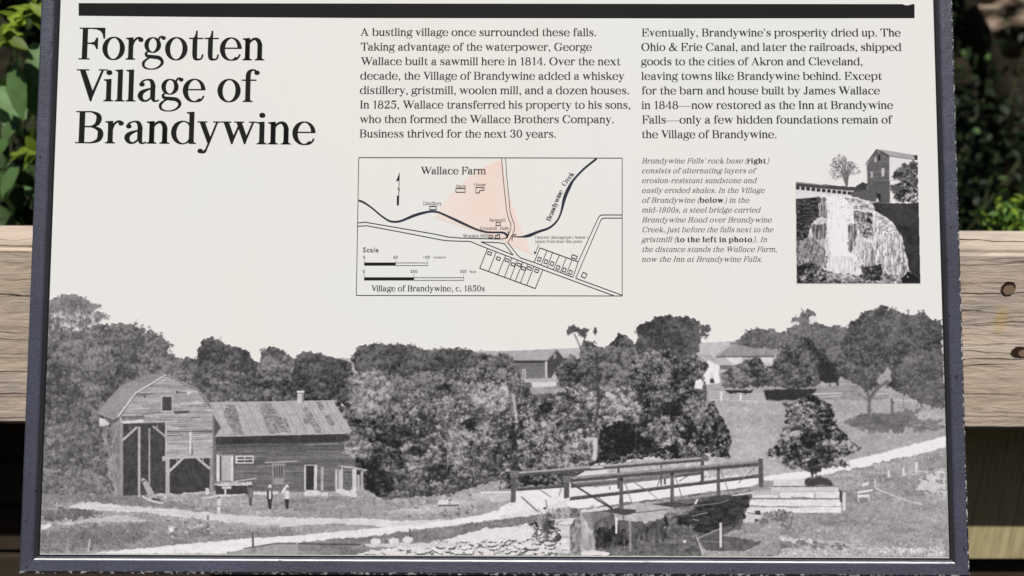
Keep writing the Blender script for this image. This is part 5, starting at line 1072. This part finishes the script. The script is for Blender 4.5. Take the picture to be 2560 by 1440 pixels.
o = photo('waterfall_photograph', paint_falls(), a[0] - .001, a[1] - .001, c_[0] + .001, c_[1], .0003, .0003); o['label'] = 'small high-contrast photograph of waterfall below mill'

# ---------------------------------------------------------------- the timber rail behind
def beam(name, corners, depth, m, parent=None, nx=1, bev=.004, jit=0):
    """board from four front corners (tl, tr, br, bl) and a depth away from the viewer"""
    bm = bmesh.new(); tl, tr, br, bl = [Vector(q) for q in corners]; d = Vector((0, depth, 0))
    vs = [bm.verts.new(q) for q in (tl, tr, br, bl, tl + d, tr + d, br + d, bl + d)]
    for f in ((0, 3, 2, 1), (4, 5, 6, 7), (0, 1, 5, 4), (3, 7, 6, 2), (0, 4, 7, 3), (1, 2, 6, 5)): bm.faces.new([vs[i] for i in f])
    bmesh.ops.recalc_face_normals(bm, faces=bm.faces)
    bmesh.ops.bevel(bm, geom=list(bm.edges), offset=bev, segments=3, affect='EDGES')
    return from_bm(name, bm, m, parent, False)
A0, A1 = ray(0, 562, RY + .115), ray(2560, 575, RY + .115); A0.x, A1.x = ray(0, 562, RY).x, ray(2560, 575, RY).x; A0.y = A1.y = RY; B0, B1 = ray(0, 1063, RY), ray(2560, 1077, RY)
B0.x, B1.x = A0.x, A1.x
def ext(p, q, k): return p + (p - q) * k
rail = beam('guard_rail', (ext(A0, A1, 1.2), ext(A1, A0, 1.2), ext(B1, B0, 1.2), ext(B0, B1, 1.2)), .115, m_rail, bev=.006)
tag(rail, 'wide weathered brown timber rail running behind the information panel', 'rail')
def add_cracks(o, rows):
    # drying checks: thin dark slits that wander along the grain, part of the timber's own mesh
    o.data.materials.append(m_hole); bm = bmesh.new(); bm.from_mesh(o.data)
    for y, strength in rows:
        a, c = ray(-2400, y - 7, RY), ray(4960, y + 20, RY); x = a.x; ph = rnd.random() * 9
        while x < c.x:
            L = .10 + .45 * rnd.random() * strength; n = max(6, int(L / .006)); prev = None; wd = .00016 + .00075 * strength * rnd.random() ** 2
            z0 = a.z + (c.z - a.z) * (x - a.x) / (c.x - a.x) + rnd.gauss(0, .0012); sl = rnd.gauss(0, .006)
            for k in range(n + 1):
                t = k / n; px = x + L * t; z = z0 + sl * L * t + .0016 * math.sin(px * 19 + ph) + .0009 * math.sin(px * 61 + ph * 3) + .0004 * math.sin(px * 190 + ph * 5); w_ = wd * (math.sin(PI * t) ** .5 + .02) * (.75 + .5 * rnd.random())
                cur = (bm.verts.new((px, RY - .00035, z + w_)), bm.verts.new((px, RY - .00035, z - w_)))
                if prev: f = bm.faces.new((prev[0], prev[1], cur[1], cur[0])); f.material_index = 1
                prev = cur
            x += L + .02 + .25 * rnd.random() / strength
    bm.to_mesh(o.data); bm.free()
add_cracks(rail, [(596, .7), (612, .5), (640, .3), (655, .6), (681, .7), (706, .3), (730, .9), (764, .7), (778, .3), (792, .8), (826, .4), (848, .8), (884, .6), (902, .3), (943, 1.5), (968, .3), (990, .7), (1018, .3), (1041, 1.0), (1055, .3)] + [(590 + rnd.random() * 470, .12 + .2 * rnd.random()) for _ in range(34)])
def disc(name, c, r, m, depth=0, n=20, squash=1, parent=None):
    bm = bmesh.new(); vs = []
    for q, (rr, dy) in enumerate(((r, 0), (r * .86, .004), (r * .8, .010))):
        vs.append([bm.verts.new((c.x + rr * math.cos(k * 2 * PI / n) * (1 + .06 * math.sin(3 * k)), c.y - .0008 + dy * depth, c.z + rr * squash * math.sin(k * 2 * PI / n) * (1 + .06 * math.cos(2 * k)))) for k in range(n)])
    for a, b in zip(vs[:-1], vs[1:]):
        for k in range(n): bm.faces.new((a[k], a[(k + 1) % n], b[(k + 1) % n], b[k]))
    bm.faces.new(vs[-1]); return from_bm(name, bm, m, parent)
c1 = ray(2520, 720, RY); pl = disc('plug_hole', c1, .0085, m_hole, .0, parent=rail); pl.matrix_parent_inverse.identity()
c2 = ray(2520.5, 724, RY - .0004); disc('wood_plug', c2 - Vector((0, .0006, 0)), .0068, m_bolt, 0, 18, .88, parent=pl)
c3 = ray(2548, 879, RY); kn = disc('knot', c3, .0105, m_hole, 0, 9, .7, parent=rail); disc('heartwood', ray(2556, 882, RY - .0004) - Vector((0, .0006, 0)), .0062, m_bolt, 0, 7, .8, parent=kn)
# board hanging below the rail, sunlit at its lower edge only
C0, C1 = ray(2330, 1040, RY + .135), ray(2760, 1040, RY + .135); D0, D1 = ray(2330, 1399, RY + .135), ray(2760, 1399, RY + .135)
D0.x, D1.x = C0.x, C1.x
bd = beam('skirt_board', (C0, C1, D1, D0), .03, m_post, bev=.002); tag(bd, 'vertically grained yellowish board fixed behind the rail at right', 'board')
# deck boards below, in the shade
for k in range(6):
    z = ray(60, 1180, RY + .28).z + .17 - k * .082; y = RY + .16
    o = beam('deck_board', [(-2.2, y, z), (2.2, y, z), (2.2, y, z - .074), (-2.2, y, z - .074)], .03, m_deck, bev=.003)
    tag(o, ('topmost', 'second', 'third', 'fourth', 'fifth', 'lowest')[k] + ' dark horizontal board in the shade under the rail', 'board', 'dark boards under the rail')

# ---------------------------------------------------------------- plants
def leaf(V, Fs, c, d, up, L, W, fold=.25, droop=.15):
    """ovate leaf: five stations along the midrib, folded along it"""
    d = d.normalized(); s = d.cross(up)
    if s.length < 1e-3: s = Vector((1, 0, 0))
    s.normalize(); n = s.cross(d); b = len(V)
    st = ((0, .02), (.22, .78), (.5, 1.0), (.78, .62), (1, .02))
    for t, w_ in st:
        m_ = c + d * (L * t) - n * (droop * L * t * t); e = s * (W * .5 * w_); h = n * (fold * W * .5 * w_)
        V += [tuple(m_ - e + h), tuple(m_), tuple(m_ + e + h)]
    for k in range(4):
        a = b + 3 * k; Fs += [(a, a + 1, a + 4, a + 3), (a + 1, a + 2, a + 5, a + 4)]
def tube(bm, pts, rs, n=7):
    rings = []
    for i, p in enumerate(pts):
        p = Vector(p); d = (Vector(pts[min(i + 1, len(pts) - 1)]) - Vector(pts[max(i - 1, 0)])).normalized(); q = d.to_track_quat('Z', 'Y')
        rings.append([bm.verts.new(p + q @ Vector((rs[i] * math.cos(k * 2 * PI / n), rs[i] * math.sin(k * 2 * PI / n), 0))) for k in range(n)])
    for a, b in zip(rings[:-1], rings[1:]):
        for k in range(n): bm.faces.new((a[k], a[(k + 1) % n], b[(k + 1) % n], b[k]))
def gvec(s=1): return Vector((rnd.gauss(0, s), rnd.gauss(0, s), rnd.gauss(0, s)))
def plant(name, label, cat, base, tips, spread, n, L, W, m, m2=None, frac=0, stem_r=.008, group=None, face=None):
    root_ = empty(name, base, label, cat, group); base = Vector(base)
    bm = bmesh.new()
    for t in tips:
        t = Vector(t) - base; mid = t * .5 + gvec(.05 * t.length) + Vector((0, 0, .08 * t.length)); tube(bm, [(0, 0, 0), mid, t], [stem_r, stem_r * .7, stem_r * .3])
    from_bm('stem', bm, m_stem, root_, True)
    V = []; Fs = []; V2 = []; F2 = []
    for k in range(n):
        t = Vector(rnd.choice(tips)) - base; u = rnd.random() ** .6; c = t * (.35 + .65 * u) + gvec(spread)
        d = gvec(1); d.z -= .35
        if face is not None: d -= face * d.dot(face) * .75
        up = Vector((0, -.35, 1)) + gvec(.35)
        q = rnd.random() < frac; s = .65 + .6 * rnd.random()
        leaf(V2 if q else V, F2 if q else Fs, c, d, up, L * s, W * s)
    if V: from_py('foliage', V, Fs, m, root_, True)
    if V2: o = from_py('foliage', V2, F2, m2, root_, True); o['label'] = 'lighter green leaves'  # in the dark bushes this lighter colour paints sunlit flecks
    return root_
# broad-leaved shrub at left, close behind the rail; the big leaves it shows are set one by one
LY = .62
base = ray(40, 1150, LY + .1)
sh = plant('broadleaf_shrub', 'broad-leaved green shrub close behind the rail, left of the panel', 'shrub', (base.x, LY + .12, .35),
           [ray(x, y, LY + dy) for x, y, dy in ((30, 60, .1), (120, 240, .05), (-60, 200, .1), (60, 420, .12), (-90, 420, .1), (150, 480, .2), (20, 150, .22))], .06, 110, .062, .03, m_leafD, m_leafB, .0, .006)
V = []; Fs = []
for (xa, ya, xb, yb, wd, dy) in ((40, 150, 45, 300, 60, .0), (75, 150, 92, 300, 62, .03), (90, 130, 78, 225, 44, .02), (0, 215, 60, 290, 58, .05), (10, 340, 22, 410, 0, 0), (0, 250, 42, 330, 46, .08), (85, 105, 100, 170, 40, -.02), (110, 200, 92, 245, 34, .06),
                                  (20, 345, -30, 395, 50, .02), (48, 410, -5, 490, 46, .0), (70, 445, 84, 500, 30, .1), (40, 300, 5, 350, 40, .06), (96, 240, 108, 300, 30, .1), (-10, 440, 30, 415, 34, .04)):
    if not wd: continue
    p, q = ray(xa, ya, LY + dy), ray(xb, yb, LY + dy - .03); c = p - sh.location; leaf(V, Fs, c, q - p, Vector((rnd.gauss(0, .2), -.55, .85)), (q - p).length, wd * (q - p).length / max(1, math.hypot(xb - xa, yb - ya)), .2, .12)
from_py('foliage', V, Fs, m_leafA, sh, True)['label'] = 'large pale green ovate leaves'
V = []; Fs = []
for k in range(46):
    cx, cy = rnd.choice(((20, 60), (60, 40), (85, 25), (10, 75), (70, 375), (85, 380), (20, 105)))
    p = ray(cx + rnd.gauss(0, 10), cy + rnd.gauss(0, 8), LY - .02 + rnd.gauss(0, .02)); leaf(V, Fs, p - sh.location, Vector((rnd.gauss(0, 1), -.2, rnd.gauss(0, .7))), Vector((0, -.5, .8)) + gvec(.2), .022 + .02 * rnd.random(), .012 + .008 * rnd.random())
from_py('foliage', V, Fs, m_leafB, sh, True)['label'] = 'lighter green leaves'
# dark undergrowth at right, a bright clump just above the rail
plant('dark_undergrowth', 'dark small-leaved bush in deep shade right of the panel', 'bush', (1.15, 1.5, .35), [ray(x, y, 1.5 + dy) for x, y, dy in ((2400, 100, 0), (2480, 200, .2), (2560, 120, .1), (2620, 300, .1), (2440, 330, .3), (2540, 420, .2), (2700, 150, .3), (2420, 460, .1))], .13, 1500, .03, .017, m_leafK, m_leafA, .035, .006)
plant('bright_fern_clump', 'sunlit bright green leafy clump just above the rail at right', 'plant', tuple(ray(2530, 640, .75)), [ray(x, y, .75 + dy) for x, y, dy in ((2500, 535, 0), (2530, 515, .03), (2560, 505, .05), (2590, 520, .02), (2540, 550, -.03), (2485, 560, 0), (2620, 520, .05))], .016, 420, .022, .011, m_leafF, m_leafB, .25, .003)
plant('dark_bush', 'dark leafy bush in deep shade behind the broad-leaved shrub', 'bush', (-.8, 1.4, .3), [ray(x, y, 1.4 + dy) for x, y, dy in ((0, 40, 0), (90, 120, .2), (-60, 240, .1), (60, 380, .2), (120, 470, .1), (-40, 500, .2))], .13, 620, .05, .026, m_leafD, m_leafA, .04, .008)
# a leaning dark trunk and a tan boulder in the bank at right
tr = empty('leaning_tree', (0, 0, 0), 'dark leaning tree trunk behind the panel at upper right', 'tree')
p0, p1, p2 = ray(2360, -60, 1.9), ray(2450, 110, 1.9), ray(2520, 330, 2.0); tr.location = p2 + Vector((.1, .1, -.4))
bm = bmesh.new(); tube(bm, [p0 + Vector((-.5, .1, .7)) - tr.location, p0 - tr.location, p1 - tr.location, p2 - tr.location, (0, 0, 0)], [.03, .04, .045, .05, .06], 10); from_bm('trunk', bm, m_bark, tr, True)
bm = bmesh.new(); bmesh.ops.create_icosphere(bm, subdivisions=4, radius=1)
for v_ in bm.verts:
    p = v_.co; k = 1 + .16 * math.sin(5 * p.x + 2 * p.z) + .12 * math.sin(9 * p.z + 4 * p.y) + .07 * math.sin(17 * p.x + 11 * p.y); v_.co = Vector((p.x * .16, p.y * .12, p.z * .11)) * k
rk_ = from_bm('boulder', bm, m_rock, None, True); rk_.location = ray(2492, 62, 2.0); tag(rk_, 'tan lichen-stained boulder on the bank at upper right', 'boulder')
# unseen overhead canopy, added to keep the bank in shade
def canopy(name, label, c, r, n, trunk):
    root_ = empty(name, (c[0] + trunk[0], c[1] + trunk[1], -.2), label, 'tree', 'unseen trees added to shade the bank'); o = root_.location
    bm = bmesh.new(); top = Vector(c) - o; tube(bm, [(0, 0, 0), top * .5 + Vector((.1, .05, 0)), top], [.12, .09, .04], 9); from_bm('trunk', bm, m_bark, root_, True)
    V = []; Fs = []
    for k in range(n):
        q = gvec(1); q.normalize(); q *= rnd.random() ** .4; p = Vector((q.x * r[0], q.y * r[1], q.z * r[2])) + top
        leaf(V, Fs, p, gvec(1), Vector((0, 0, 1)) + gvec(.3), .16, .09)
    from_py('crown', V, Fs, m_leafD, root_, True)
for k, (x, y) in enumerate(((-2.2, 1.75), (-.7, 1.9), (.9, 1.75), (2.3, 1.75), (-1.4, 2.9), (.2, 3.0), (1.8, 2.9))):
    canopy('shade_tree', 'unseen dark leafy tree added over the bank to shade it', (x, y, 3.0), (1.05, .85, .7), 1500, (.2, 1.9))

# unseen trees added around the viewer to close off the low sky
for k, (x, y, h) in enumerate(((-7, -5.5, 3.2), (-3.6, -7, 3.0), (0, -7.5, 2.8), (3.6, -7, 3.1), (7, -5.5, 3.2), (-8, -1.5, 3.4), (8, -1.5, 3.4))):
    rt = empty('sky_block_tree', (x, y, -.4), 'unseen broad dark tree added to block the low sky', 'tree', 'unseen trees added to block the low sky')
    bm = bmesh.new(); tube(bm, [(0, 0, 0), (.1, 0, h * .6), (0, .1, h + .6)], [.2, .16, .06], 9); from_bm('trunk', bm, m_bark, rt, True)
    V = []; Fs = []
    for q in range(1500):
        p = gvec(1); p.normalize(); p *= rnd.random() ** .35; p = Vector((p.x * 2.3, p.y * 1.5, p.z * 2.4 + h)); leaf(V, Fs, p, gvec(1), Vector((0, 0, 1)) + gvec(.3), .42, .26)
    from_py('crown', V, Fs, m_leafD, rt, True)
